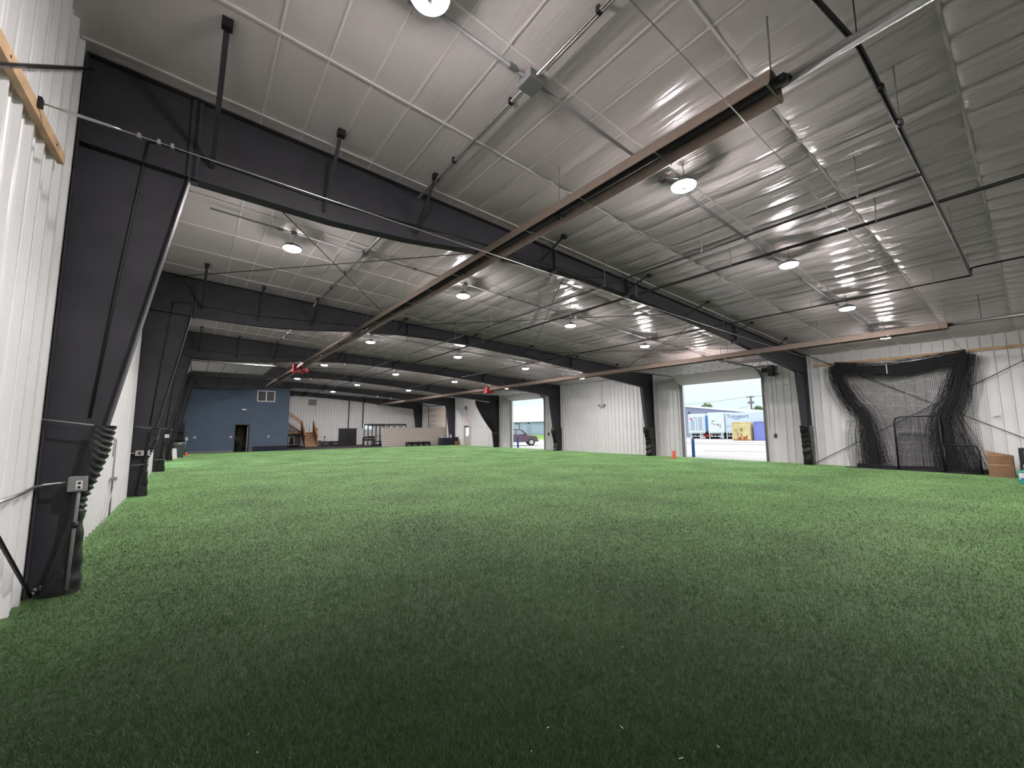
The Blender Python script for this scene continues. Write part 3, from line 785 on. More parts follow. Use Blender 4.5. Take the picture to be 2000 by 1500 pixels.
run_pipe('gas_pipe', [(4.4, 1.05, 5.44), (4.9, 0.93, 5.40), (6.15, 0.76, 5.37), (6.35, 0.74, 5.30), (6.85, 0.70, 5.13), (14.83, 0.66, 5.045)], 0.026, BLACK, 'black gas pipe crossing under the ceiling beside the heater flue', 'pipe',
         [(7.34, 0.67, 5.11), (14.5, 0.66, 5.05), (11.6, 0.66, 5.07)], couplings=[((6.7, 0.71, 5.17), (0.5, 0, -0.2)), ((7.4, 0.68, 5.12), (1, 0, 0))])
# lamp conduits along each lamp row, with boxes
for j, (y, x0) in enumerate([(3.38, 2.75), (9.5, 1.28), (17.1, 1.3), (24.9, 1.5), (32.7, 1.5)]):
    t = thing('lamp_conduit', 'grey conduit feeding the lamps of the %s row from the batting net' % NTH[j], 'conduit', (x0, y, roof(x0) - 0.06), 'lamp row conduits')
    tube('conduit_run', [(x0, y, roof(x0) - 0.105), (21.5, y, roof(21.5) - 0.105)], 0.020, GREY, t, 8)
    for x in LX:
        box('junction_box', (x - 0.055, y - 0.055, roof(x) - 0.17), (x + 0.055, y + 0.055, roof(x) - 0.075), GREY, t)
    xx = x0 + 1.2
    while xx < 21:
        box('coupling', (xx - 0.05, y - 0.026, roof(xx) - 0.132), (xx + 0.05, y + 0.026, roof(xx) - 0.079), GREY, t)
        xx += 3.05
t = thing('trunk_conduit', 'shiny conduit along the hall crossing the lamp conduits at square boxes', 'conduit', (4.25, -9.5, roof(4.25) - 0.06))
tube('conduit_run', [(4.25, -9.5, roof(4.25) - 0.085), (4.25, 33, roof(4.25) - 0.085)], 0.022, GALV, t, 8)
for y in (3.40, 9.5, 17.1, 24.9):
    hw_ = 0.12 if y < 5 else 0.07
    o = box('junction_box', (4.25 - hw_, y - hw_, roof(4.25) - 0.16), (4.25 + hw_, y + hw_, roof(4.25) - 0.04), GREY, t, 0.01)
for y in np.arange(-2, 33, 1.45).tolist():
    box('conduit_strap', (4.22, y - 0.02, roof(4.25) - 0.112), (4.28, y + 0.02, roof(4.25) - 0.035), BLACK, t)
# roof bracing rods
RODM = BLACK
def rod(p, q, label, r=0.010, m=None, name='brace_rod'):
    return tag(tube(name, [p, q], r, m or RODM, None, 6), label, 'brace rod', 'roof and wall bracing rods')
z_ = lambda x: roof(x) - 0.16
rod((0.9, YF(0) + 0.2, z_(0.9)), (7.0, YF(1) - 0.05, z_(7.0)), 'steel roof rod crossing the ceiling past the second row lamp by the boarded wall')
rod((0.5, YF(1) - 0.05, z_(0.5)), (6.9, YF(0) + 0.2, z_(6.9)), 'steel roof rod from the second column head toward the first beam')
rod((8.2, YF(0) + 0.2, z_(8.2)), (8.2 + 5.6, YF(1) - 0.05, z_(13.8)), 'steel roof rod slanting under the middle of the second bay ceiling')
rod((7.4, YF(1) - 0.05, z_(7.4)), (13.6, YF(0) + 0.2, z_(13.6)), 'steel roof rod crossing the two thin gas pipes in the second bay')
rod((14.5, YF(0) + 0.2, z_(14.5)), (20.6, YF(1) - 0.05, z_(20.6)), 'steel roof rod above the raised door with the trailer view')
rod((14.3, YF(1) - 0.05, z_(14.3)), (20.3, YF(0) + 0.2, z_(20.3)), 'steel roof rod ending above the door operator')
rod((W - 0.12, 6.4, 0.08), (W - 0.12, YF(-1) + 0.2, 4.95), 'wall rod rising from the wrapped column foot behind the batting net', 0.014)
rod((W - 0.12, 6.4, 5.0), (W - 0.12, YF(-1) + 0.2, 0.08), 'wall rod falling from the column head behind the batting net', 0.014)
rod((0.1, 6.38, 0.05), (0.1, YF(-1) + 0.25, 5.48), 'wall rod ending at the foot of the first column', 0.018)
rod((0.1, 6.42, 5.91), (0.1, YF(-1) + 0.35, 0.08), 'dark wall rod passing behind the wooden board to the first column head', 0.016)
# net cables from wall to wall
def cable(y0, z0, y1, z1, label, sag=0.10):
    t = thing('net_cable', label, 'cable', (0.1, y0, z0))
    pts = []
    for k in range(41):
        u = k / 40; pts.append((0.10 + (W - 0.35) * u, y0 + (y1 - y0) * u, z0 + (z1 - z0) * u - sag * 4 * u * (1 - u)))
    tube('wire', pts, 0.0055, GALV, t, 6)
    return t
ca = cable(4.90, 4.44, 5.40, 4.36, 'taut steel cable with turnbuckle from the wooden board to the net corner', 0.04)
tube('turnbuckle', [(0.2, 4.903, 4.44), (0.28, 4.905, 4.44), (0.52, 4.91, 4.437), (0.6, 4.912, 4.436)], [0.008, 0.014, 0.014, 0.008], GALV, ca)
for x in (0.72, 0.86, 0.96):
    box('wire_clamp', (x - 0.012, 4.895, 4.41), (x + 0.012, 4.94, 4.455), GALV, ca)
box('eye_bracket', (0.095, 4.87, 4.40), (0.12, 4.93, 4.48), BLACK, ca)
cable(1.50, 4.75, 1.46, 4.35, 'taut steel cable running overhead to the far net corner', 0.04)
# wooden boards
def board(p0, p1, label):
    t = thing('wooden_board', label, 'board', p0)
    o = beam('plank', p0, p1, 0.05, 0.11, WOOD, t)
    d = Vector(p1) - Vector(p0); n = max(2, int(d.length / 0.6)); s = 1 if p0[0] < 5 else -1
    for k in range(n):
        q = Vector(p0) + d * ((k + 0.5) / n)
        box('nail_head', (q.x + 0.026 * s - 0.003, q.y - 0.008, q.z - 0.008), (q.x + 0.026 * s + 0.003, q.y + 0.008, q.z + 0.008), BLACK, t)
board((0.068, 1.5, 4.25), (0.068, 5.82, 4.43), 'rough pine board screwed high on the ribbed wall beside the first column')
board((W - 0.07, 6.2, 4.47), (W - 0.07, -4.0, 4.42), 'long pine board fixed along the wall above the batting net')

# ------------------------------------------------------------------ batting net and screens
def net_mesh(name, F, nu, nv, w, m, parent, kind=None):
    """strands of a net over surface F(u,v); each strand is a thin four-sided ribbon, joined (far too many to pick apart)"""
    v = []; f = []
    P = [[Vector(F(i / nu, j / nv)) for j in range(nv + 1)] for i in range(nu + 1)]
    def line(pts, off):
        b = len(v)
        for p in pts:
            v.append(p + off); v.append(p - off)
        for k in range(len(pts) - 1): f.append((b + 2 * k, b + 2 * k + 1, b + 2 * k + 3, b + 2 * k + 2))
    for i in range(nu + 1): line(P[i], Vector((0, w / 2, 0)))
    for j in range(nv + 1): line([P[i][j] for i in range(nu + 1)], Vector((0, 0, w / 2)))
    o = mesh(name, v, f, m, parent)
    o['kind'] = 'stuff'
    return o
def bundle(name, path, rad, m, parent, pleats=9, n=36):
    """gathered net: sweep of a pleated cross-section along path"""
    v = []; f = []
    pts = [Vector(p) for p in path]
    for i, p in enumerate(pts):
        d, s, t = frame3(pts[min(i + 1, len(pts) - 1)] - pts[max(i - 1, 0)])
        s = Vector((-1, 0, 0)); t = d.cross(s).normalized(); s = t.cross(d).normalized()
        r = rad[i] if isinstance(rad, list) else rad
        for k in range(n):
            a = 2 * math.pi * k / n
            rr = 1 + 0.22 * math.sin(pleats * a + 0.6 * math.sin(i * 0.7)) + 0.1 * math.sin(3 * a + i * 0.5)
            v.append(p + (s * math.cos(a) * 0.6 + t * math.sin(a)) * r * rr)
    for i in range(len(pts) - 1):
        for k in range(n): f.append((i * n + k, i * n + (k + 1) % n, (i + 1) * n + (k + 1) % n, (i + 1) * n + k))
    f.append(tuple(range(n))[::-1]); f.append(tuple(range((len(pts) - 1) * n, len(pts) * n)))
    return mesh(name, v, f, m, parent, True)
def strand_bundle(name, path, rad, m, parent, count=200, w=0.012, seed=1):
    """gathered net as a hank of loose strands, dense in the middle and wispy at the edges"""
    R = random.Random(seed); v = []; f = []
    pts = [Vector(p) for p in path]; n = len(pts)
    T = []
    for i in range(n):
        d = (pts[min(i + 1, n - 1)] - pts[max(i - 1, 0)]).normalized(); T.append(Vector((0, -d.z, d.y)).normalized())
    for c in range(count):
        o1 = R.gauss(0, 0.62); o2 = R.uniform(-0.5, 0.5); ph = R.uniform(0, 6.28); fq = R.uniform(0.1, 0.35)
        b = len(v)
        for i, p in enumerate(pts):
            r = rad[i] if isinstance(rad, list) else rad
            off = (o1 + 0.18 * math.sin(ph + fq * i)) * r
            q = p + T[i] * off + Vector((o2 * r, 0, 0))
            if q.z < 0.015: q.z = 0.015
            v.append(q + T[i] * w / 2); v.append(q - T[i] * w / 2)
        for k in range(n - 1): f.append((b + 2 * k, b + 2 * k + 1, b + 2 * k + 3, b + 2 * k + 2))
    o = mesh(name, v, f, m, parent); o['kind'] = 'stuff'
    return o
def bez(pts, n=24):
    """smooth curve through points (Catmull-Rom)"""
    P = [Vector(p) for p in pts]; out = []
    Q = [2 * P[0] - P[1]] + P + [2 * P[-1] - P[-2]]
    seg = len(P) - 1
    for i in range(seg):
        for k in range(n // seg + 1 if i == seg - 1 else n // seg):
            t = k / (n // seg); a, b, c, d = Q[i:i + 4]
            out.append(0.5 * ((2 * b) + (c - a) * t + (2 * a - 5 * b + 4 * c - d) * t * t + (3 * b - a - 3 * c + d) * t ** 3))
    return out
XN = W - 0.42
bn = thing('batting_net', 'black batting cage net gathered on the wall like a swagged curtain', 'net', (XN, 3.4, 0))
# top swag and the two legs
P_top = bez([(XN, 5.36, 4.26), (XN, 4.5, 4.08), (XN, 3.5, 3.97), (XN, 2.4, 4.06), (XN, 1.42, 4.25)], 28)
bundle('gathered_top', P_top, [0.10 + 0.04 * math.sin(math.pi * k / 28) for k in range(29)], NETB, bn, 11)
strand_bundle('loose_strands', P_top, [0.17 + 0.05 * math.sin(math.pi * k / 28) for k in range(29)], NETM, bn, 150, 0.012, 3)
P_a = bez([(XN, 5.28, 4.35), (XN, 5.2, 3.6), (XN, 4.85, 2.7), (XN, 4.45, 2.05), (XN, 4.36, 1.2), (XN, 4.25, 0.03)], 30)
P_b = bez([(XN, 1.50, 4.32), (XN, 1.72, 3.4), (XN, 1.95, 2.6), (XN, 2.2, 2.05), (XN, 2.2, 1.2), (XN, 2.05, 0.03)], 30)
n_ = len(P_a)
bundle('gathered_leg', P_a, [0.10 for k in range(n_)], NETB, bn, 10)
bundle('gathered_leg', P_b, [0.13 for k in range(n_)], NETB, bn, 12)
strand_bundle('loose_strands', P_a, [0.17 + 0.07 * math.sin(k / 30 * 3.1) + 0.22 * max(0, k / 30 - 0.62) / 0.38 for k in range(n_)], NETM, bn, 150, 0.010, 5)
strand_bundle('loose_strands', P_b, [0.19 + 0.09 * math.sin(k / 30 * 3.1) + 0.30 * max(0, k / 30 - 0.6) / 0.4 for k in range(n_)], NETM, bn, 170, 0.010, 7)
def sheet(dx, ph, y0b, y1b):
    def F(u, v):
        z = 4.25 * v + 0.02
        top = v
        sl = 5.3 - 0.0 * top; sr = 1.42
        # narrow at the tie height, wide at the floor
        q = math.exp(-((v - 0.47) / 0.22) ** 2)
        a = y0b + (5.3 - y0b) * smoothstep(0.45, 1.0, v) - 0.35 * q
        b = y1b + (1.42 - y1b) * smoothstep(0.45, 1.0, v) + 0.25 * q
        y = a + (b - a) * u
        sagz = 0.22 * 4 * u * (1 - u) * v
        return (XN + dx + 0.05 * math.sin(u * 40 + ph + v * 3), y, z - sagz)
    return F
net_mesh('net_sheet', sheet(0.10, 0.0, 4.75, 1.5), 74, 84, 0.007, NETM, bn)
net_mesh('net_sheet', sheet(-0.06, 2.0, 4.85, 1.42), 66, 76, 0.007, NETM, bn)
bundle('floor_bunch', bez([(XN - 0.05, 4.85, 0.06), (XN - 0.1, 3.6, 0.05), (XN - 0.12, 2.5, 0.07), (XN - 0.05, 1.2, 0.05)], 24), 0.085, NETB, bn, 7)
for y in (5.38, 1.42):
    tube('corner_ring', [(XN, y, 4.38), (XN + 0.1, y, 4.42), (W - 0.2, y, 4.4)], 0.018, PLASTW, bn, 6)
tube('tie_strap', [(XN - 0.14, 3.62, 4.2), (XN - 0.15, 3.62, 3.8)], 0.02, PLASTW, bn, 6)
# loose outer net edge of the far leg
net_mesh('net_edge', lambda u, v: (XN - 0.12 + 0.04 * math.sin(u * 9), 1.28 + u * 0.5 + 0.05 * math.sin(v * 4), 0.02 + 4.2 * v), 9, 84, 0.008, NETM, bn)
net_mesh('net_edge', lambda u, v: (XN - 0.15 + 0.06 * math.sin(u * 14), 5.05 - u * 0.85 + 0.12 * math.sin(v * 3), 0.02 + 1.95 * v), 16, 40, 0.008, NETM, bn)
def screen(Y0, Y1_, H, x, label, notch=None):
    t = thing('pitching_screen', label, 'screen', (x, (Y0 + Y1_) / 2, 0))
    r = 0.2
    pts = [(x, Y0, 0.03), (x, Y0, H - r), (x, Y0 + (r * 0.3 if Y1_ > Y0 else -r * 0.3), H - r * 0.3), (x, Y0 + (r if Y1_ > Y0 else -r), H), (x, Y1_, H)]
    tube('tube_frame', pts, 0.03, BLACK, t, 10)
    tube('foot_rail', [(x, Y0, 0.035), (x, Y1_, 0.035)], 0.03, BLACK, t, 8)
    tube('tube_frame', [(x, Y1_, 0.03), (x, Y1_, H)], 0.026, BLACK, t, 8)
    net_mesh('screen_net', lambda u, v: (x + 0.01, Y0 + (Y1_ - Y0) * (0.02 + 0.96 * u), 0.06 + (H - 0.08) * v), int(abs(Y1_ - Y0) / 0.05), int(H / 0.05), 0.008, NETM, t)
screen(3.54, 2.3, 2.06, W - 0.75, 'tall black tube framed pitching screen standing in front of the batting net')
screen(1.40, 2.25, 1.02, W - 0.85, 'low black tube framed screen beside the cardboard box')
# items at the edge of the turf by the net
def carton(lo, hi, label, flaps=True, name='cardboard_box'):
    t = thing(name, label, 'box', ((lo[0] + hi[0]) / 2, (lo[1] + hi[1]) / 2, lo[2]))
    th = 0.008
    box('side_panel', lo, (hi[0], lo[1] + th, hi[2]), CARD, t); box('side_panel', (lo[0], hi[1] - th, lo[2]), hi, CARD, t)
    box('side_panel', (lo[0], lo[1] + th, lo[2]), (lo[0] + th, hi[1] - th, hi[2]), CARD, t)
    box('side_panel', (hi[0] - th, lo[1] + th, lo[2]), (hi[0], hi[1] - th, hi[2]), CARD, t)
    box('bottom_panel', (lo[0] + th, lo[1] + th, lo[2]), (hi[0] - th, hi[1] - th, lo[2] + th), CARD, t)
    if flaps:
        v = [(lo[0], lo[1], hi[2]), (lo[0], hi[1], hi[2]), (lo[0] + 0.2, hi[1] + 0.02, hi[2] + 0.16), (lo[0] + 0.2, lo[1], hi[2] + 0.03)]
        mesh('flap', v + [(x, y, z + 0.006) for x, y, z in v], [(0, 1, 2, 3), (7, 6, 5, 4), (0, 4, 5, 1), (1, 5, 6, 2), (2, 6, 7, 3), (3, 7, 4, 0)], CARD, t)
        v = [(lo[0], hi[1], hi[2]), (hi[0], hi[1], hi[2]), (hi[0], hi[1] + 0.16, hi[2] - 0.08), (lo[0], hi[1] + 0.16, hi[2] - 0.08)]
        mesh('flap', v + [(x, y, z - 0.006) for x, y, z in v], [(0, 1, 2, 3), (7, 6, 5, 4), (0, 4, 5, 1), (1, 5, 6, 2), (2, 6, 7, 3), (3, 7, 4, 0)], CARD, t)
        box('tape', (lo[0] - 0.003, lo[1] + 0.1, lo[2] + 0.38), (lo[0] - 0.001, hi[1] - 0.04, lo[2] + 0.41), mat('tan_tape', (0.5, 0.33, 0.2), 0.4), t)
    return t
carton((22.45, 0.66, 0), (23.05, 1.22, 0.68), 'open crumpled cardboard box standing by the low screen')
kb = thing('equipment_case', 'black equipment case with a grey panel resting on a dark stand', 'case', (22.0, 0.2, 0))
box('case_body', (21.85, -0.55, 0.48), (22.5, 0.52, 0.98), BLACK, kb, 0.02)
box('case_panel', (21.835, -0.5, 0.58), (21.849, 0.42, 0.90), mat('case_grey', (0.22, 0.19, 0.17), 0.6), kb)
box('latch', (21.81, 0.02, 0.62), (21.834, 0.1, 0.78), BLACK, kb)
box('stand_shelf', (21.7, -0.55, 0.26), (22.5, 0.55, 0.30), GREY, kb); box('stand_shelf', (21.7, -0.55, 0.12), (22.5, 0.55, 0.15), GREY, kb)
for x, y in ((21.75, -0.5), (21.75, 0.5), (22.45, -0.5), (22.45, 0.5)): beam('stand_leg', (x, y, 0), (x, y, 0.48), 0.05, 0.05, BLACK, kb)
bk = thing('ball_bucket', 'teal plastic bucket with a white label on the turf', 'bucket', (20.5, 0.42, 0))
lathe('pail', [(0.13, 0.0), (0.135, 0.01), (0.155, 0.36), (0.16, 0.37), (0.15, 0.37), (0.13, 0.02)], TEAL, bk, 28, (20.5, 0.42, 0))
def wrap(name, c, r0, r1, z0, z1, a0, a1, m, parent):
    v = []; f = []; n = 10
    for k in range(n + 1):
        a = a0 + (a1 - a0) * k / n
        for r, z in ((r0, z0), (r1, z1)): v.append((c[0] + r * math.cos(a), c[1] + r * math.sin(a), z))
        if k: f.append((2 * k - 2, 2 * k, 2 * k + 1, 2 * k - 1))
    return mesh(name, v, f, m, parent, True)
wrap('paper_label', (20.5, 0.42), 0.145, 0.156, 0.12, 0.32, 2.3, 3.9, PLASTW, bk)
wrap('blue_print', (20.5, 0.42), 0.146, 0.151, 0.12, 0.18, 2.5, 3.7, TRAILD, bk)
tag(box('floor_lip', (XN - 0.35, 0.4, 0.0), (XN - 0.1, 5.2, 0.025), BLACK), 'black strip along the turf under the batting net', 'strip')
# wall hook beside net
tag(tube('wall_hook', [(W - 0.02, 1.0, 2.0), (W - 0.12, 1.0, 2.0), (W - 0.14, 0.85, 2.03)], 0.015, GREY), 'small grey hook on the wall beside the net', 'hook')

# ------------------------------------------------------------------ column fittings on the boarded wall
ob = thing('outlet_box', 'grey metal outlet box with conduit on the first column', 'outlet', (0.34, YF(0), 1.0))
o = box('box_body', (0.27, YF(0) - 0.09, 1.06), (0.42, YF(0) - 0.005, 1.22), GREY, ob, 0.008)
box('outlet_plate', (0.335, YF(0) - 0.096, 1.085), (0.385, YF(0) - 0.091, 1.175), PLASTW, o)
for z in (1.105, 1.15): box('socket', (0.348, YF(0) - 0.099, z - 0.012), (0.372, YF(0) - 0.0965, z + 0.012), BLACK, o)
tube('conduit', [(0.27, YF(0) - 0.05, 1.16), (0.1, YF(0) - 0.05, 1.15), (0.05, YF(0) - 0.15, 1.14), (0.05, YF(0) - 0.5, 1.12), (0.05, YF(0) - 2.5, 1.12)], 0.016, GALV, ob)
tube('conduit', [(0.36, YF(0) - 0.06, 1.06), (0.355, YF(0) - 0.06, 0.9), (0.34, YF(0) - 0.06, 0.05)], 0.016, GREY, ob)
tube('conduit_coupling', [(0.357, YF(0) - 0.06, 0.68), (0.357, YF(0) - 0.06, 0.74)], 0.024, BLACK, ob)
for k in range(13):
    x = 0.06 + random.random() * 0.3; z = 0.02 + random.random() ** 2 * 0.3; s = 0.008 + random.random() * 0.014
    n = 7; v = [(x + s * (0.6 + 0.5 * random.random()) * math.cos(2 * math.pi * q / n), YF(0) + 0.094, z + s * (0.6 + 0.5 * random.random()) * math.sin(2 * math.pi * q / n)) for q in range(n)]
    mesh('paint_chip', v + [(a, b - 0.003, c) for a, b, c in v], [tuple(range(n)), tuple(range(2 * n - 1, n - 1, -1))] + [(q, (q + 1) % n, n + (q + 1) % n, n + q) for q in range(n)], CHIP, frames[0])
o2 = thing('outlet_box', 'tan outlet box with conduit on the second column', 'outlet', (0.2, YF(1), 1.05))
q = box('box_body', (0.13, YF(1) - 0.08, 1.05), (0.30, YF(1) - 0.005, 1.19), CHIP, o2, 0.008)
box('socket', (0.19, YF(1) - 0.086, 1.09), (0.24, YF(1) - 0.081, 1.15), BLACK, q)
tube('conduit', [(0.0, YF(1) - 0.05, 1.12), (0.13, YF(1) - 0.05, 1.12)], 0.016, GALV, o2)
box('side_box', (0.37, YF(1) - 0.08, 1.05), (0.42, YF(1) - 0.005, 1.19), CHIP, o2, 0.006)
o3 = thing('outlet_box', 'white outlet box on the third column', 'outlet', (0.3, YF(2), 1.1))
box('box_body', (0.35, YF(2) - 0.08, 1.4), (0.5, YF(2) - 0.005, 1.55), PLASTW, o3, 0.008)
tube('conduit', [(0.02, YF(2) - 0.04, 0.5), (0.45, YF(2) - 0.04, 0.5)], 0.014, GALV, o3)
tag(tube('column_rope', [(0.0, YF(1) - 0.04, 0.80), (0.25, YF(1) - 0.04, 0.82), (0.34, YF(1) - 0.04, 0.83)], 0.012, GREY), 'pale tie strap low on the second column', 'rope')
hb = thing('hose_bib', 'grey water pipe with tap and hose on the ribbed wall', 'tap', (0.06, 11.5, 0))
tube('riser', [(0.07, 11.52, 0.03), (0.07, 11.52, 1.5)], 0.014, GREY, hb)
tube('riser_bend', [(0.07, 11.52, 1.5), (0.07, 11.45, 1.55), (0.07, 11.32, 1.54), (0.07, 11.25, 1.42), (0.07, 11.24, 1.2)], 0.008, GREY, hb)
box('valve', (0.05, 11.42, 0.72), (0.13, 11.6, 0.78), GREY, hb)
tube('hose', [(0.12, 11.45, 0.72), (0.12, 11.2, 0.55), (0.1, 10.75, 0.2), (0.1, 10.55, 0.03)], 0.011, CHIP, hb)

# ------------------------------------------------------------------ blue room at the far end
BY = 39.70
bw = thing('wall_blue', 'dark blue painted partition wall with an upper window', 'wall', kind='structure')
def rafter_clear(x): return min(bot(max(1.06, x)) - 0.02 if False else roof(x) - 0.5, 5.42)
def blue_piece(x0, x1, z0, z1):
    return box('wall_section', (x0, BY, z0), (x1, BY + 0.12, z1), BLUEW, bw)
BT = 5.5
blue_piece(0.05, 3.95, 0, BT); blue_piece(3.95, 4.92, 2.16, BT); blue_piece(4.92, 5.33, 0, BT)
blue_piece(5.33, 6.63, 0, 4.07); blue_piece(5.33, 6.63, 4.99, BT); blue_piece(6.63, 7.74, 0, BT)
box('side_section', (7.62, BY + 0.12, 0), (7.74, YB - 0.02, BT), BLUEW, bw)
box('base_trim', (0.85, BY - 0.015, 0.0), (3.90, BY - 0.001, 0.11), GREY, bw); box('base_trim', (4.97, BY - 0.015, 0.0), (5.25, BY - 0.001, 0.11), GREY, bw)
box('room_ceiling', (0.05, BY + 0.12, 2.55), (7.6, YB - 0.05, 2.65), PLASTW, bw)
w1 = thing('window_1', 'white framed sliding window high in the blue wall', 'window', (5.98, BY, 4.07), kind='structure')
for a, b in (((5.33, 4.07), (6.63, 4.14)), ((5.33, 4.92), (6.63, 4.99)), ((5.33, 4.14), (5.40, 4.92)), ((6.56, 4.14), (6.63, 4.92)), ((5.93, 4.14), (6.01, 4.92))):
    box('window_frame', (a[0], BY - 0.03, a[1]), (b[0], BY + 0.1, b[1]), PLASTW, w1)
box('pane', (5.40, BY + 0.04, 4.14), (5.93, BY + 0.05, 4.92), GLASSD, w1)
box('screen_pane', (6.01, BY + 0.03, 4.14), (6.56, BY + 0.04, 4.92), SCREENG, w1)
dr = thing('door_6', 'dark framed doorway in the blue wall with its door standing open', 'door', (4.43, BY, 0), kind='structure')
for a, b in (((3.93, 0), (3.98, 2.18)), ((4.88, 0), (4.93, 2.18)), ((3.98, 2.12), (4.88, 2.18))):
    box('door_frame', (a[0], BY - 0.03, a[1]), (b[0], BY + 0.14, b[1]), BLACK, dr)
box('door_leaf', (4.80, BY + 0.16, 0.01), (4.85, BY + 1.0, 2.1), mat('door_leaf_cream', (0.55, 0.48, 0.40), 0.5), dr)
lathe('door_knob', [(0.01, -0.03), (0.03, -0.01), (0.03, 0.02), (0.01, 0.03)], GALV, dr, 12, (4.77, BY + 0.24, 1.0))
# furnishings seen in the doorway
fc = thing('cabinet', 'dark brown cabinet seen through the blue wall doorway', 'cabinet', (4.6, 42, 0))
box('body', (4.2, 41.6, 0), (4.75, 42.4, 1.95), WOODD, fc, 0.01)
box('cabinet_door', (4.22, 41.58, 1.1), (4.73, 41.599, 1.93), WOODD, fc); box('cabinet_door', (4.22, 41.58, 0.05), (4.73, 41.599, 1.05), BLACK, fc)
fd = thing('desk', 'black desk with monitor inside the blue wall doorway', 'desk', (4.2, 41, 0))
box('desk_top', (3.7, 40.9, 0.72), (4.5, 41.5, 0.76), BLACK, fd)
for x, y in ((3.75, 40.95), (4.45, 40.95), (3.75, 41.45), (4.45, 41.45)): beam('leg', (x, y, 0), (x, y, 0.72), 0.05, 0.05, BLACK, fd)
mo = thing('monitor', 'black computer monitor on the desk in the doorway', 'monitor', (4.05, 41.2, 0.76))
box('screen', (3.85, 41.2, 0.9), (4.28, 41.24, 1.2), BLACK, mo, 0.005); box('stand', (4.03, 41.2, 0.76), (4.1, 41.3, 0.9), BLACK, mo)
for x, lab in ((1.42, 'white outlet cover on the blue wall, farthest from the doorway'), (3.70, 'white outlet cover on the blue wall next to the doorway'), (6.31, 'white outlet cover on the blue wall above the low bench')):
    t = thing('wall_outlet', lab, 'outlet', (x, BY, 1.17), 'outlets on the blue wall')
    box('cover_plate', (x - 0.07, BY - 0.012, 1.10), (x + 0.07, BY - 0.001, 1.25), FLOORB, t, 0.004)
    box('socket_face', (x - 0.025, BY - 0.016, 1.13), (x + 0.025, BY - 0.0125, 1.22), GREY, t)
def bench(x0, x1, y0, y1, h, n, label, m=BLACK, front_open=True):
    t = thing('low_bench', label, 'bench', ((x0 + x1) / 2, y0, 0))
    box('seat_top', (x0, y0, h - 0.05), (x1, y1, h), m, t, 0.008)
    for k in range(n + 1):
        x = x0 + 0.02 + (x1 - x0 - 0.04) * k / n
        box('support', (x - 0.02, y0 + 0.02, 0), (x + 0.02, y1 - 0.02, h - 0.05), m, t)
    if not front_open:
        for k in range(n):
            a = x0 + 0.02 + (x1 - x0 - 0.04) * k / n + 0.025; b = x0 + 0.02 + (x1 - x0 - 0.04) * (k + 1) / n - 0.025
            box('front_panel', (a, y0 + 0.03, 0.02), (b, y0 + 0.05, h - 0.055), NAVY, t)
    else:
        box('back_rail', (x0 + 0.02, y1 - 0.04, h - 0.2), (x1 - 0.02, y1 - 0.02, h - 0.055), m, t)
bench(5.27, 7.70, BY - 0.42, BY - 0.02, 0.39, 4, 'low navy cubby bench along the blue wall', BLACK, False)
# clutter in the far corner by the blue wall
gb = thing('waste_bin', 'dark green plastic waste bin with liner by the column', 'bin', (0.62, 34.0, 0))
def square_ring(c, s): return [(c[0] - s, c[1] - s), (c[0] + s, c[1] - s), (c[0] + s, c[1] + s), (c[0] - s, c[1] + s)]
v = []
for s, z in ((0.20, 0.0), (0.27, 0.85), (0.29, 0.86), (0.29, 0.92), (0.25, 0.92), (0.19, 0.05)): v += [(x, y, z) for x, y in square_ring((0.68, 34.0), s)]
mesh('bin_body', v, [(i * 4 + k, i * 4 + (k + 1) % 4, i * 4 + 4 + (k + 1) % 4, i * 4 + 4 + k) for i in range(5) for k in range(4)] + [(3, 2, 1, 0), (20, 21, 22, 23)], GREENBIN, gb)
lathe('liner', [(0.25, 0.0), (0.30, 0.04), (0.31, -0.06), (0.29, -0.12)], mat('bag_grey', (0.3, 0.33, 0.34), 0.35), gb, 16, (0.68, 34.0, 0.9))
st = thing('corner_shelf', 'dark shelf rack in the corner of the blue wall', 'shelf', (0.5, 39, 0))
for z in (0.4, 1.0, 1.6): box('shelf_board', (0.15, 38.9, z), (0.75, 39.5, z + 0.03), BLACK, st)
for x, y in ((0.17, 38.92), (0.73, 38.92), (0.17, 39.48), (0.73, 39.48)): beam('upright', (x, y, 0), (x, y, 1.65), 0.04, 0.04, BLACK, st)
box('back_panel', (0.12, 39.5, 0.0), (0.78, 39.52, 2.3), BLACK, st)
br = thing('broom', 'white handled broom leaning on the blue wall', 'broom', (0.9, 39.5, 0))
tube('handle', [(0.85, 39.45, 0.35), (0.93, 39.6, 1.0)], 0.022, PLASTW, br); box('head', (0.84, 39.55, 0.95), (1.02, 39.68, 1.2), PLASTW, br, 0.03)
oc = thing('agility_cones', 'stack of orange field cones on the turf by the blue wall', 'cones', (0.85, 36.6, 0))
for k in range(4): lathe('cone', [(0.22, 0.0), (0.2, 0.02), (0.06, 0.14), (0.05, 0.14), (0.18, 0.0)], ORANGE, oc, 18, (0.9, 36.6, 0.03 * k))
yb = thing('equipment_bag', 'black equipment bag with a yellow patch beside the waste bin', 'bag', (0.6, 35.4, 0))
box('bag_body', (0.55, 35.2, 0.0), (0.95, 35.7, 0.5), BLACK, yb, 0.06); box('patch', (0.62, 35.185, 0.32), (0.9, 35.199, 0.46), YELLOW, yb)
text('patch_number', '34', 0.13, BLACK, (0.76, 35.18, 0.39), (math.pi / 2, 0, 0), yb, 0.002)
tag(lathe('ball', [(0.001, 0), (0.05, 0.012), (0.075, 0.06), (0.05, 0.11), (0.001, 0.125)], YELLOW, None, 16, (0.85, 34.9, 0)), 'small yellow ball on the turf in front of the black bag', 'ball')
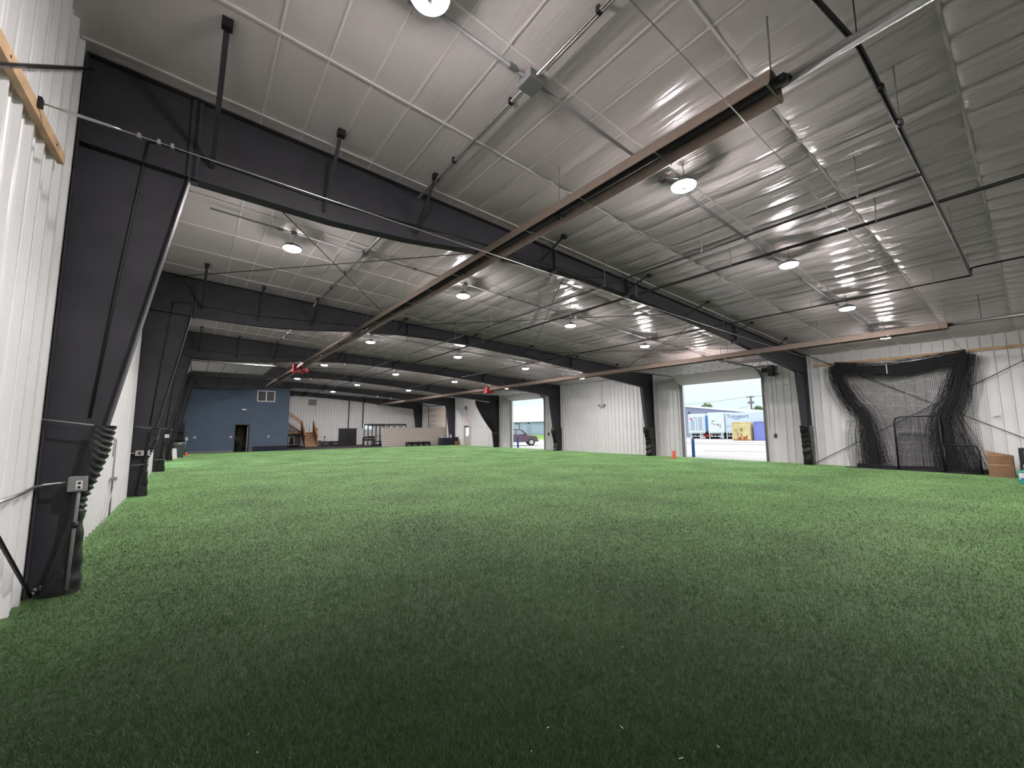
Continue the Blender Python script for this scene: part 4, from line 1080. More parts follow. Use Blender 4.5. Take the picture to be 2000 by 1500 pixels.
wp = thing('white_panel', 'white board leaning on the column beside the green bin', 'board', (0.5, 33, 0))
mesh('panel_face', [(0.36, 32.4, 0.0), (0.62, 32.5, 0.0), (0.55, 32.75, 0.62), (0.36, 32.7, 0.62), (0.36, 32.42, 0.0), (0.62, 32.52, 0.0), (0.55, 32.77, 0.62), (0.36, 32.72, 0.62)], [(0, 1, 2, 3), (7, 6, 5, 4), (0, 4, 5, 1), (1, 5, 6, 2), (2, 6, 7, 3), (3, 7, 4, 0)], PLASTW, wp)

# ------------------------------------------------------------------ stairs
sg = thing('staircase', 'wooden staircase with railings turning up beside the blue room', 'stairs', (10.5, 44.1, 0))
NS, RISE, RUN = 8, 0.182, 0.25
for k in range(NS):
    z = RISE * (k + 1); y = 44.1 + RUN * k
    s = box('tread', (10.02, y - 0.03, z - 0.06), (11.02, y + RUN, z), WOOD, sg)
    box('riser', (10.02, y, z - RISE), (11.02, y + 0.02, z - 0.061), WOODD, s)
YL, ZL = 44.1 + RUN * NS, RISE * NS
box('landing', (9.95, YL, ZL - 0.14), (11.08, YL + 1.1, ZL), WOOD2, sg)
for x in (9.98, 11.06):
    prism('stringer', [(44.05, 0), (44.25, 0), (YL, ZL - 0.25), (YL, ZL), (44.05, 0.2)], 'x', x - 0.025, x + 0.025, WOODD if x < 10.5 else WOOD2, sg)
    for k in range(0, 9):
        y = 44.12 + RUN * k; z = RISE * k
        beam('baluster', (x, y, z), (x, y, z + 1.08), 0.05, 0.05, WOOD2, sg)
    beam('handrail', (x, 44.05, 1.12), (x, YL + 0.02, ZL + 1.12), 0.12, 0.06, WOOD2, sg)
    beam('lower_rail', (x, 44.05, 0.98), (x, YL + 0.02, ZL + 0.98), 0.04, 0.09, WOOD2, sg)
    prism('side_boarding', [(44.15, 0.16), (YL, ZL + 0.02), (YL, ZL + 0.98), (44.15, 0.95)], 'x', x + (0.03 if x > 10.5 else -0.045), x + (0.045 if x > 10.5 else -0.03), WOOD2, sg)
# upper flight toward the blue room
for k in range(7):
    x = 9.93 - 0.26 * k; z = ZL + RISE * (k + 1)
    s = box('tread', (x - 0.26, YL + 0.05, z - 0.04), (x + 0.02, YL + 1.05, z), WOODD, sg)
    box('riser', (x - 0.02, YL + 0.05, z - RISE), (x, YL + 1.05, z - 0.041), WOODD, s)
for k in range(9):
    x = 9.93 - 0.24 * k; z = ZL + RISE / 0.26 * 0.24 * k
    beam('baluster', (x, YL + 0.02, z), (x, YL + 0.02, z + 1.05), 0.045, 0.045, PLASTW, sg)
sl = RISE / 0.26
beam('handrail', (9.97, YL + 0.02, ZL + 1.13), (7.76, YL + 0.02, ZL + 1.13 + 2.21 * sl), 0.06, 0.12, WOOD2, sg)
beam('lower_rail', (9.97, YL + 0.02, ZL + 0.9), (7.76, YL + 0.02, ZL + 0.9 + 2.21 * sl), 0.05, 0.12, WOOD2, sg)
prism('stringer', [(9.95, ZL - 0.15), (9.95, ZL + 0.12), (7.76, ZL + 0.12 + 2.19 * sl), (7.76, ZL - 0.15 + 2.19 * sl)], 'y', YL + 0.0, YL + 0.04, WOODD, sg)
for x in (8.5, 9.9):
    beam('support_post', (x, YL - 0.05, 0), (x, YL - 0.05, 1.5), 0.1, 0.1, WOOD2, sg)
beam('support_beam', (8.4, YL - 0.05, 1.4), (9.95, YL - 0.05, 1.4), 0.1, 0.14, WOOD2, sg)
tag(box('newel_post', (11.12, 45.3, 0), (11.3, 45.5, 1.9), WOODD), 'dark wooden post standing beside the stairs', 'post')
# gear stored under the stairs
ug = thing('storage_cart', 'dark cart with white parts stored under the stairs', 'cart', (9.1, 45.6, 0))
box('cart_deck', (8.7, 45.3, 0.2), (9.7, 45.8, 0.26), GREY, ug); tube('cart_handle', [(8.75, 45.3, 0.26), (8.75, 45.3, 1.0), (9.2, 45.3, 1.05), (9.2, 45.3, 0.26)], 0.03, PLASTW, ug)
for x in (8.8, 9.6): lathe('wheel', [(0.001, -0.03), (0.1, -0.03), (0.1, 0.03), (0.001, 0.03)], BLACK, ug, 14, (x, 45.35, 0.1))
box('crate', (9.15, 45.35, 0.26), (9.65, 45.75, 0.9), BLACK, ug, 0.03)
bc = thing('dark_backdrop', 'wide black backdrop box added to darken the space under the upper stair flight', 'cabinet', (8.9, 46.9, 0))  # black mass with door fronts, added to darken the space under the stairs
box('backdrop_body', (8.55, 46.6, 0.02), (9.9, 47.3, 1.5), BLACK, bc, 0.01)
for x0 in (8.57, 9.24): box('cabinet_door', (x0, 46.58, 0.06), (x0 + 0.64, 46.599, 1.46), BLACK, bc)
sk = tag(box('storage_bin', (8.15, 45.2, 0.0), (8.5, 45.7, 1.7), NAVY), 'tall navy locker under the upper stair flight', 'locker')
bevel(sk, 0.02)
# gear along the back wall
sb = thing('floor_speaker', 'grey floor speaker with a pale edge beside the stairs', 'speaker', (11.6, 46.6, 0))
box('cabinet', (11.4, 46.4, 0), (11.95, 46.9, 0.58), DARKG, sb, 0.02); beam('pale_edge', (11.42, 46.38, 0), (11.42, 46.38, 1.05), 0.05, 0.03, PLASTW, sb)
tn = thing('tripod_stand', 'thin black stand behind the dark storage boxes', 'stand', (12.4, 46.9, 0))
tube('pole', [(12.4, 46.9, 0.25), (12.4, 46.9, 1.0)], 0.02, BLACK, tn); lathe('head', [(0.02, 0), (0.07, 0.05), (0.05, 0.18), (0.01, 0.22)], BLACK, tn, 12, (12.4, 46.9, 0.85))
for a in (0, 2.1, 4.2): tube('leg', [(12.4, 46.9, 0.3), (12.4 + 0.25 * math.cos(a), 46.9 + 0.25 * math.sin(a), 0)], 0.014, BLACK, tn)
for x0, x1, lab in ((12.05, 12.95, 'long black storage box against the back wall next to the speaker'), (13.0, 13.85, 'long black storage box against the back wall next to the black doors')):
    t = thing('storage_box', lab, 'box', ((x0 + x1) / 2, 46.8, 0), 'black storage boxes at the back wall')
    box('box_body', (x0, 46.5, 0), (x1, 47.1, 0.40), BLACK, t, 0.01); box('lid', (x0 - 0.02, 46.48, 0.405), (x1 + 0.02, 47.12, 0.48), BLACK, t, 0.01)
    box('label_plate', (x0 + 0.3, 46.49, 0.2), (x0 + 0.6, 46.499, 0.28), GREY, t)
bd = thing('door_7', 'black double door in the back wall under a dark post', 'door', (14.93, YB, 0), kind='structure')
for x0, x1 in ((13.98, 14.93), (14.95, 15.9)):
    box('door_leaf', (x0, YB - 0.10, 0.01), (x1, YB - 0.05, 1.78), BLACK, bd)
    for z in (0.1, 0.95): box('door_panel', (x0 + 0.1, YB - 0.115, z), (x1 - 0.1, YB - 0.101, z + 0.72), BLACK, bd)
box('door_head', (13.92, YB - 0.11, 1.785), (15.96, YB - 0.04, 1.84), BLACK, bd)
uv = thing('wall_vent', 'square grey vent high on the back wall', 'vent', (11.2, YB, 4.28))
box('vent_frame', (10.84, YB - 0.12, 4.29), (11.57, YB - 0.03, 4.91), GREY, uv)
for k in range(7): box('louvre', (10.9, YB - 0.135, 4.34 + k * 0.078), (11.51, YB - 0.121, 4.39 + k * 0.078), GREY, uv)
tube('cord', [(11.5, YB - 0.06, 4.3), (11.5, YB - 0.06, 3.4)], 0.01, GREY, uv, 6)
w2 = thing('window_2', 'bright daylit window in the back wall behind the racks', 'window', (17.1, YB, 1.68), kind='structure')
for a, b in (((16.6, 1.68), (17.65, 1.72)), ((16.6, 2.28), (17.65, 2.32)), ((16.6, 1.72), (16.64, 2.28)), ((17.61, 1.72), (17.65, 2.28)), ((17.1, 1.72), (17.14, 2.28))):
    box('window_frame', (a[0], YB - 0.04, a[1]), (b[0], YB + 0.03, b[1]), PLASTW, w2)
# racks and weights
def rack(x0, x1, y0, y1, h, label, ups=4):
    t = thing('power_rack', label, 'rack', ((x0 + x1) / 2, y0, 0))
    for k in range(ups):
        x = x0 + (x1 - x0) * k / (ups - 1)
        for y in (y0, y1): beam('upright', (x, y, 0), (x, y, h), 0.075, 0.075, BLACK, t)
        beam('top_tie', (x, y0, h - 0.04), (x, y1, h - 0.04), 0.07, 0.07, BLACK, t); beam('foot', (x, y0, 0.04), (x, y1, 0.04), 0.07, 0.07, BLACK, t)
    for y in (y0, y1): beam('cross_beam', (x0, y, h + 0.02), (x1, y, h + 0.02), 0.08, 0.10, BLACK, t)
    beam('cross_beam', (x0, y0, 1.0), (x1, y0, 1.0), 0.05, 0.05, BLACK, t)
    n = ups * 3
    for k in range(n):
        x = x0 + (x1 - x0) * (k + 0.5) / n
        beam('pull_up_handle', (x, y0, h), (x + 0.04, y0 - 0.22, h - 0.16), 0.05, 0.05, BLACK, t)
    return t
rack(15.35, 17.0, 42.0, 43.2, 2.2, 'tall black power rack in the gap before the block wall', 5)
rack(17.3, 19.4, 42.0, 43.2, 2.2, 'black power rack rising behind the block wall', 4)
dr_ = thing('dumbbell_rack', 'black dumbbell rack with two rows in front of the back wall', 'rack', (16.1, 44.2, 0))
for z in (0.5, 0.75): box('rack_shelf', (15.6, 44.1, z), (16.8, 44.5, z + 0.04), BLACK, dr_)
for x in (15.62, 16.78): beam('rack_leg', (x, 44.3, 0), (x, 44.3, 0.85), 0.08, 0.2, BLACK, dr_)
db0 = None
for r_, z in enumerate((0.62, 0.87)):
    for k in range(6):
        x = 15.72 + k * 0.195
        t = thing('dumbbell', 'black dumbbell lying on the rack shelf', 'dumbbell', (x, 44.25, z), 'dumbbells on the rack')
        for y in (44.1, 44.36):
            v, f = tube_vf([(x, y - 0.05, z), (x, y + 0.05, z)], 0.075, 8); mesh('weight_head', v, f, BLACK, t)
        v, f = tube_vf([(x, 44.15, z), (x, 44.31, z)], 0.02, 6); mesh('grip', v, f, GREY, t)
pb = thing('plyo_box', 'pale plyometric box under the dumbbell rack', 'box', (16.0, 43.8, 0))
box('box_body', (15.55, 43.6, 0), (16.35, 44.0, 0.42), PLASTW, pb, 0.01)
wbn = thing('weight_bench', 'black padded weight bench inside the power rack', 'bench', (16.4, 42.5, 0))
box('pad', (16.0, 42.3, 0.42), (16.9, 42.6, 0.5), BLACK, wbn, 0.02)
for x in (16.1, 16.8): beam('leg', (x, 42.45, 0), (x, 42.45, 0.42), 0.08, 0.25, BLACK, wbn)

# ------------------------------------------------------------------ block wall
BX0, BX1, BYW, BH = 15.95, 22.85, 39.45, 1.86
kw = thing('wall_block', 'low painted concrete block wall between gym and turf', 'wall', kind='structure')
box('mortar_core', (BX0 + 0.008, BYW + 0.006, 0), (BX1 - 0.008, BYW + 0.194, BH - 0.006), MORTAR, kw)
ch = BH / 9; bl = 0.4
bm = {}
for r_ in range(9):
    x = BX0 - (0.2 if r_ % 2 else 0)
    while x < BX1 - 0.05:
        a = max(x, BX0); b = min(x + bl, BX1)
        key = round(b - a, 2)
        if key not in bm:
            v, f = box_vf((0.014, 0, 0.019), (key - 0.014, 0.2, ch - 0.019))
            me_ = bpy.data.meshes.new('block'); me_.from_pydata(v, [], f); me_.materials.append(BLOCKM); bm[key] = me_
        o = bpy.data.objects.new('block', bm[key]); COL.objects.link(o); o.parent = kw; o.location = (a, BYW + random.uniform(-0.002, 0.002), r_ * ch)
        x += bl
bench(18.2, 20.75, 38.85, 39.25, 0.42, 4, 'low black bench in front of the block wall', BLACK, True)
tb = thing('covered_table', 'folding table under a navy cloth at the block wall end', 'table', (22.4, 38.6, 0))
v = []
for k in range(25):
    u = k / 24; y = 38.25 + 0.05 * math.sin(u * 22)
    v += [(21.75 + 1.45 * u, y, 0.02), (21.72 + 1.5 * u, 38.3, 0.76)]
mesh('cloth_front', v, [(2 * k, 2 * k + 2, 2 * k + 3, 2 * k + 1) for k in range(24)], NAVY, tb, True)
box('cloth_top', (21.72, 38.3, 0.745), (23.22, 38.95, 0.77), NAVY, tb)
box('cloth_side', (23.2, 38.3, 0.03), (23.22, 38.95, 0.744), NAVY, tb); box('cloth_side', (21.72, 38.3, 0.03), (21.74, 38.95, 0.744), NAVY, tb)
for x, y in ((21.85, 38.4), (23.1, 38.4), (21.85, 38.85), (23.1, 38.85)): tube('leg', [(x, y, 0), (x, y, 0.74)], 0.02, GREY, tb)
tag(lathe('bottle', [(0.04, 0), (0.045, 0.02), (0.045, 0.18), (0.02, 0.24), (0.02, 0.28), (0.001, 0.285)], PLASTW, None, 14, (21.9, 38.6, 0.77)), 'white bottle standing on the navy cloth table', 'bottle')
fn = thing('pump_dispenser', 'silver pump dispenser on the navy cloth table', 'dispenser', (23.0, 38.6, 0.77))
lathe('canister', [(0.07, 0), (0.075, 0.02), (0.075, 0.3), (0.05, 0.36)], PLASTW, fn, 16, (23.0, 38.6, 0.77)); tube('spout', [(23.0, 38.6, 1.13), (23.0, 38.6, 1.22), (22.85, 38.6, 1.24)], 0.02, GREY, fn)
bg_ = tag(bevel(box('gear_bag', (23.26, 38.2, 0.42), (23.7, 38.9, 0.85), BLACK), 0.06), 'black bag on the cartons beside the navy cloth table', 'bag')
carton((23.25, 37.95, 0), (23.7, 38.4, 0.42), 'small brown carton beside the exit door', False)
carton((23.25, 38.45, 0), (23.7, 38.9, 0.42), 'small brown carton between the navy table and another carton', False)

# ------------------------------------------------------------------ divider curtain
cu = thing('divider_curtain', 'black mesh divider curtain gathered to the fourth column', 'curtain', (23.0, YF(3), 0))
def curt(u, v):
    # v 0 top .. 1 floor ; u 0 free edge .. 1 column side
    z = 4.15 * (1 - v)
    if v < 0.68:
        s = v / 0.68
        xl = 21.07 + (23.02 - 21.07) * (s ** 1.35); xr = 22.62 + (23.30 - 22.62) * s
    else:
        s = (v - 0.68) / 0.32
        xl = 23.02 + 0.06 * s; xr = 23.30 + 0.3 * s
    x = xl + (xr - xl) * u
    zz = z + (0.10 * (1 - u) if v < 0.01 else 0) - 0.08 * u * (1 - v)
    return (x, YF(3) - 0.06 + 0.05 * math.sin(u * 50) * (1 - 0.4 * v), zz)
NU, NV = 80, 40
v = [curt(i / NU, j / NV) for i in range(NU + 1) for j in range(NV + 1)]
mesh('curtain_cloth', v, [(i * (NV + 1) + j, i * (NV + 1) + j + 1, (i + 1) * (NV + 1) + j + 1, (i + 1) * (NV + 1) + j) for i in range(NU) for j in range(NV)], mat('dark_mesh_cloth', (0.035, 0.035, 0.038), 0.7), cu, True)
tube('hanging_cable', [(20.6, YF(3) - 0.06, 4.31), (22.66, YF(3) - 0.06, 4.12)], 0.025, PLASTW, cu, 6)
for k in range(11): lathe('curtain_ring', [(0.02, -0.02), (0.035, 0.0), (0.02, 0.02)], PLASTW, cu, 10, (21.1 + 0.15 * k, YF(3) - 0.06, 4.24 - 0.0138 * k))
tube('tie_back', [(23.0, YF(3) - 0.14, 1.38), (23.35, YF(3) - 0.14, 1.25), (23.7, YF(3) - 0.05, 1.2)], 0.03, GREY, cu, 6)
# cone
def traffic_cone(x, y, label):
    t = thing('traffic_cone', label, 'cone', (x, y, 0))
    lathe('cone_body', [(0.11, 0.02), (0.10, 0.05), (0.085, 0.38), (0.075, 0.40), (0.06, 0.41), (0.001, 0.41)], ORANGE, t, 20, (x, y, 0))
    box('cone_base', (x - 0.15, y - 0.15, 0), (x + 0.15, y + 0.15, 0.02), ORANGE, t, 0.005)
traffic_cone(22.55, 12.7, 'small orange cone on the turf beside the yard doorway')

# ------------------------------------------------------------------ outdoors
def gz(x, y): return -0.06 - 0.0085 * max(0, y - 12)
n1, n2 = 40, 50
gx = np.linspace(W + 0.05, 260, n1); gy = np.linspace(-60, 300, n2)
v = [(x, y, gz(x, y) if x > W + 0.1 else -0.03) for x in gx for y in gy]
g = mesh('ground', v, [(i * n2 + j, (i + 1) * n2 + j, (i + 1) * n2 + j + 1, i * n2 + j + 1) for i in range(n1 - 1) for j in range(n2 - 1)], GRAVEL)
tag(g, 'pale gravel yard outside the open doors', 'ground', kind='structure')
g2 = mesh('ground_apron', [(-200, -60, -0.08), (-0.05, -60, -0.08), (-0.05, 200, -0.08), (-200, 200, -0.08)], [(0, 1, 2, 3)], GRAVEL)
tag(g2, 'pale gravel apron outside the boarded wall', 'ground', kind='structure')
for i_, (d_, lab) in enumerate(((D1, 'concrete sill of the yard doorway'), (D2, 'concrete sill of the pickup doorway'))):
    tag(box('trim_%d' % (i_ + 1), (W - 0.02, d_[0], -0.08), (W + 0.6, d_[1], 0.004), CHIP), lab, 'sill', kind='structure')
# shell outside: roof skin so that no light leaks
sh = mesh('roof_deck', [(-0.4, YN - 0.2, roof(-0.4) + 0.25), (W + 0.4, YN - 0.2, roof(W) + 0.25), (W + 0.4, YB + 0.3, roof(W) + 0.25), (-0.4, YB + 0.3, roof(-0.4) + 0.25)], [(0, 1, 2, 3)], ROOFW)
tag(sh, 'metal roof deck above the insulated ceiling', 'roof', kind='structure')
# wheel ruts
def rut(pts, w, label):
    v = []; f = []
    for k, (x, y) in enumerate(pts):
        v += [(x - w / 2, y, gz(x, y) + 0.012), (x + w / 2, y, gz(x, y) + 0.012)]
        if k: f.append((2 * k - 2, 2 * k - 1, 2 * k + 1, 2 * k))
    tag(mesh('wheel_rut', v, f, mat('damp_gravel', (0.25, 0.225, 0.235), 0.9)), label, 'rut', 'ruts in the yard')
rut([(47, 10), (47.3, 17), (46.8, 23), (47.4, 30)], 1.1, 'dark wheel rut across the yard nearest the doorway')
rut([(53, 10), (53.6, 17), (53.1, 24), (52.4, 32)], 0.8, 'dark wheel rut across the yard nearest the trailers')
rut([(33.5, 10), (33.0, 13), (32.4, 16)], 0.25, 'thin dark crack in the gravel near the doorway')
def bollard(x, y, label):
    t = thing('bollard', label, 'bollard', (x, y, -0.05))
    lathe('post', [(0.085, -0.05), (0.085, 1.0), (0.07, 1.05), (0.03, 1.08), (0.001, 1.085)], BOLLARD, t, 18, (x, y, 0))
    lathe('footing', [(0.16, -0.08), (0.16, -0.02), (0.1, 0.0)], CHIP, t, 18, (x, y, 0))
bollard(W + 0.35, 12.42, 'blue steel bollard just outside the yard doorway')
bollard(W + 0.35, 28.62, 'blue steel bollard in front of the pickup')
# trailers, side by side
def wheel(parent, c, r, w, axis, nm='wheel'):
    d = Vector((1, 0, 0)) if axis == 'x' else Vector(axis) if not isinstance(axis, str) else Vector((0, 1, 0))
    d = d.normalized() * w / 2; c = Vector(c)
    v, f = tube_vf([c - d, c - d * 0.7, c + d * 0.7, c + d], [r * 0.93, r, r, r * 0.93], 20)
    o = mesh(nm, v, f, TYRE, parent, True)
    v, f = tube_vf([c - d * 1.03, c + d * 1.03], r * 0.58, 16); mesh('rim', v, f, RIM, o)
    return o
XT = 70.0
def trailer(y0, y1, x0, L, z0, z1, m, label):
    b = gz(x0, (y0 + y1) / 2)
    t = thing('semi_trailer', label, 'trailer', (x0, (y0 + y1) / 2, b))
    box('box_body', (x0, y0, b + z0), (x0 + L, y1, b + z1), m, t, 0.05)
    box('bumper_rail', (x0 - 0.06, y0, b + z0 - 0.16), (x0 - 0.005, y1, b + z0 - 0.02), TRAILW, t)
    box('chassis', (x0 + 0.2, y0 + 0.5, b + z0 - 0.35), (x0 + L - 0.3, y1 - 0.5, b + z0 - 0.01), DARKG, t)
    for xx in (x0 + 1.3, x0 + 2.5):
        for y in (y0 + 0.3, y1 - 0.3): wheel(t, (xx, y, b + 0.52), 0.5, 0.4, 'y')
    for y in (y0 + 0.5, y1 - 0.5):
        beam('bumper_strut', (x0 + 0.1, y, b + z0 - 0.05), (x0 + 0.05, y, b + 0.45), 0.08, 0.08, TRAILW, t)
    box('underride_bar', (x0, y0 + 0.2, b + 0.4), (x0 + 0.08, y1 - 0.2, b + 0.5), TRAILW, t)
    return t, b
sc = (XT - 1.2866) / (50 - 1.2866)
yl = lambda y50: y50 * sc
zl = lambda z50: 1.7 + (z50 - 1.7) * sc
tA, b = trailer(yl(24.85), yl(26.95), XT, 9, 1.12, 4.28, TRAILW, 'white trailer with a striped picture panel and round emblem')
pa, pb_ = yl(24.98), yl(26.82)
o = box('picture_panel', (XT - 0.02, pa, b + 1.45), (XT - 0.002, pb_, b + 3.75), SILVER, tA)
for k in range(6):
    y = pa + 0.15 + k * (pb_ - pa - 0.3) / 5
    box('panel_stripe', (XT - 0.03, y - 0.09, b + 1.5), (XT - 0.021, y + 0.09, b + 3.7 - 0.25 * (k % 2)), (TRAILW, SILVER, TRAILB)[k % 3], o)
cyl = lambda nm, y, z, r, m, x, sy=1.0: mesh(nm, [(x, y + r * sy * math.cos(2 * math.pi * k / 24), z + r * math.sin(2 * math.pi * k / 24)) for k in range(24)] + [(x + 0.008, y + r * sy * math.cos(2 * math.pi * k / 24), z + r * math.sin(2 * math.pi * k / 24)) for k in range(24)],
                                       [tuple(range(24)), tuple(range(47, 23, -1))] + [(k, (k + 1) % 24, 24 + (k + 1) % 24, 24 + k) for k in range(24)], m, o)
cyl('emblem_disc', pb_ - 0.5, b + 3.35, 0.36, ROOFW, XT - 0.045, 1.0)
cyl('emblem_red', pb_ - 0.42, b + 3.42, 0.19, PRED, XT - 0.055, 1.2)
cyl('emblem_blue', pb_ - 0.55, b + 3.14, 0.11, TRAILD, XT - 0.055, 1.7)
box('blue_end_panel', (XT + 0.3, yl(24.50), b + 1.35), (XT + 4, yl(24.84), b + 3.95), TRAILD, tA)
tB, b = trailer(yl(22.50), yl(24.36), XT - 0.3, 9, 1.12, 4.38, TRAILW, 'white trailer end with small placards beside the blue panel')
box('door_seam', (XT - 0.312, yl(23.3) - 0.012, b + 1.3), (XT - 0.301, yl(23.3) + 0.012, b + 4.1), TRAILB, tB)
for y, z, w_, h_ in ((23.75, 2.95, 0.55, 0.12), (23.85, 2.5, 0.35, 0.10), (23.55, 2.4, 0.28, 0.1), (23.2, 2.35, 0.2, 0.3), (22.95, 2.15, 0.28, 0.14), (22.95, 2.4, 0.12, 0.1), (22.95, 1.85, 0.06, 0.25)):
    box('placard', (XT - 0.315, yl(y) - w_ / 2, b + z - h_ / 2), (XT - 0.302, yl(y) + w_ / 2, b + z + h_ / 2), DARKG, tB)
tC, b = trailer(yl(17.6), yl(22.44), XT, 3.0, 1.12, 4.22, TRAILB, 'long pale blue trailer with script lettering behind the containers')
text('lettering', 'Transport', 0.82, INK, (XT - 0.02, yl(21.05), b + 3.62), (math.pi / 2, 0, -math.pi / 2), tC, 0.005)
box('lettering_line', (XT - 0.015, yl(20.9), b + 3.12), (XT - 0.002, yl(21.5), b + 3.2), INK, tC)
for k in range(5): box('placard', (XT - 0.02, yl(22.2 - 0.16 * k), b + 1.9 + 0.2 * (k % 2)), (XT - 0.002, yl(22.2 - 0.16 * k) + 0.14, b + 2.0 + 0.2 * (k % 2)), DARKG, tC)
for y in (22.2, 22.7, 24.2, 25.3):
    beam('landing_leg', (XT - 0.35, yl(y), b + 1.2), (XT - 0.35, yl(y), b + 0.0), 0.1, 0.1, TRAILW, tC)
tag(bevel(box('red_machine', (XT + 0.6, yl(24.6), b + 0.25), (XT + 1.8, yl(25.5), b + 0.75), RED), 0.1), 'small red machine under the striped trailer', 'machine')
# shipping containers
def container(x0, L, y0, y1, h, m, label, rust=False):
    b = gz(x0, (y0 + y1) / 2)
    t = thing('shipping_container', label, 'container', (x0, (y0 + y1) / 2, b))
    box('container_body', (x0 + 0.04, y0 + 0.04, b + 0.05), (x0 + L, y1 - 0.04, b + h - 0.05), m, t)
    # corrugated end
    v = []; f = []; n = 32
    for k in range(n + 1):
        y = y0 + 0.1 + (y1 - y0 - 0.2) * k / n; d = (0.0, 0.0, 0.035, 0.035)[k % 4]
        v += [(x0 + d, y, b + 0.15), (x0 + d, y, b + h - 0.12)]
        if k: f.append((2 * k - 2, 2 * k, 2 * k + 1, 2 * k - 1))
    mesh('corrugated_end', v, f, m, t)
    for y in (y0 + 0.05, y1 - 0.05): beam('corner_post', (x0, y, b), (x0, y, b + h), 0.12, 0.12, m, t)
    for z in (0.08, h - 0.06): beam('end_rail', (x0, y0, b + z), (x0, y1, b + z), 0.1, 0.12, m if z > 1 or not rust else RUST, t)
    if rust:
        for y, z, ry, rz in ((y0 + 0.75, 0.35, 0.34, 0.22), (y0 + 1.5, 0.32, 0.30, 0.2), (y0 + 0.5, 0.6, 0.1, 0.2), (y0 + 1.2, 0.75, 0.08, 0.25), (y0 + 1.75, 0.9, 0.06, 0.25), (y0 + 1.9, 1.4, 0.05, 0.3)):
            n = 12
            pts = [(y + ry * (0.7 + 0.5 * random.random()) * math.cos(2 * math.pi * k / n), b + z + rz * (0.7 + 0.5 * random.random()) * math.sin(2 * math.pi * k / n)) for k in range(n)]
            prism('rust_patch', pts, 'x', x0 - 0.012, x0 - 0.004, RUST, t)
        prism('green_mark', [(y0 + 1.05, b + 1.3), (y0 + 1.3, b + 1.3), (y0 + 1.32, b + 1.7), (y0 + 1.08, b + 1.75)], 'x', x0 - 0.012, x0 - 0.004, LEAF, t)
    return t
container(62.6, 6, 24.9, 27.35, 2.62, YELC, 'rusty yellow shipping container standing before the trailers', True)
container(62.9, 6, 22.2, 24.55, 2.62, BLUC, 'blue shipping container beside the rusty yellow one')
# far building behind the trailers
fb = thing('warehouse', 'low grey blue corrugated warehouse behind the trailers', 'building', (84, 50, 0))
bb = gz(76, 40)
XWH = 84.0; s2 = (XWH - 1.2866) / (75 - 1.2866)
ya, yb_ = 28.45 * s2, 70.0
za, zb_ = 4.2, 4.2 + (5.55 - 3.93) / (40.95 - 28.45) * (70 - 31.9)
prism('gable_wall', [(ya, bb), (yb_, bb), (yb_, zb_), (ya, za)], 'x', XWH, XWH + 0.2, BLDG, fb)
k = 0; y = ya + 0.2
while y < 49:
    zt_ = za + (y - ya) * (zb_ - za) / (yb_ - ya)
    box('wall_rib', (XWH - 0.06, y - 0.05, 2.5), (XWH - 0.001, y + 0.05, zt_ - 0.02), BLDG, fb); y += 0.45
prism('roof_edge', [(ya, za), (yb_, zb_), (yb_, zb_ + 0.05), (49, za + (49 - ya) * (zb_ - za) / (yb_ - ya) + 0.18), (ya, za + 0.68)], 'x', XWH - 0.3, XWH + 4, ROOFW, fb)
prism('side_annex', [(ya - 8, bb), (ya, bb), (ya, 3.9), (ya - 8, 3.9)], 'x', XWH + 0.5, XWH + 4, BLDG, fb)
box('annex_roof', (XWH + 0.2, ya - 8, 3.9), (XWH + 4.5, ya - 0.1, 4.25), BLDG2, fb)
box('annex_door', (XWH + 0.45, ya - 1.6, bb), (XWH + 0.499, ya - 0.6, 3.2), ROOFW, fb)
lathe('wall_lamp', [(0.1, -0.1), (0.25, 0), (0.2, 0.2), (0.05, 0.25)], DARKG, fb, 12, (XWH - 0.2, 45.4, 4.7))
# utility pole, wires
up = thing('utility_pole', 'wooden utility pole with crossarm and transformers beyond the warehouse', 'pole', (90, 35.5, 0))
tube('pole', [(90, 35.53, 0), (90, 35.53, 7.95)], 0.16, POLE, up)
beam('crossarm', (90, 34.9, 7.7), (90, 36.3, 7.7), 0.14, 0.16, POLE, up)
for y in (34.95, 35.25, 35.9, 36.25): lathe('insulator', [(0.05, 0), (0.07, 0.05), (0.05, 0.16)], DARKG, up, 8, (90, y, 7.78))
for y in (35.15, 35.95): lathe('transformer', [(0.15, 0), (0.2, 0.05), (0.2, 0.5), (0.12, 0.58)], GREY, up, 12, (90, y, 6.35))
def wire(p, q, sag, label, r=0.03):
    pts = []
    for k in range(17):
        u = k / 16; a = Vector(p).lerp(Vector(q), u); a.z -= sag * 4 * u * (1 - u); pts.append(a)
    tag(tube('power_line', pts, r, DARKG, None, 5), label, 'wire', 'power lines')
wire((90, 36.25, 7.85), (97, 62, 7.6), 0.5, 'power line from the pole toward the pickup side')
wire((90, 34.95, 7.85), (84, 5, 8.1), 0.4, 'power line from the pole toward the net side')
wire((90, 35.9, 5.9), (97, 48, 5.4), 0.3, 'low power line sagging from the pole')
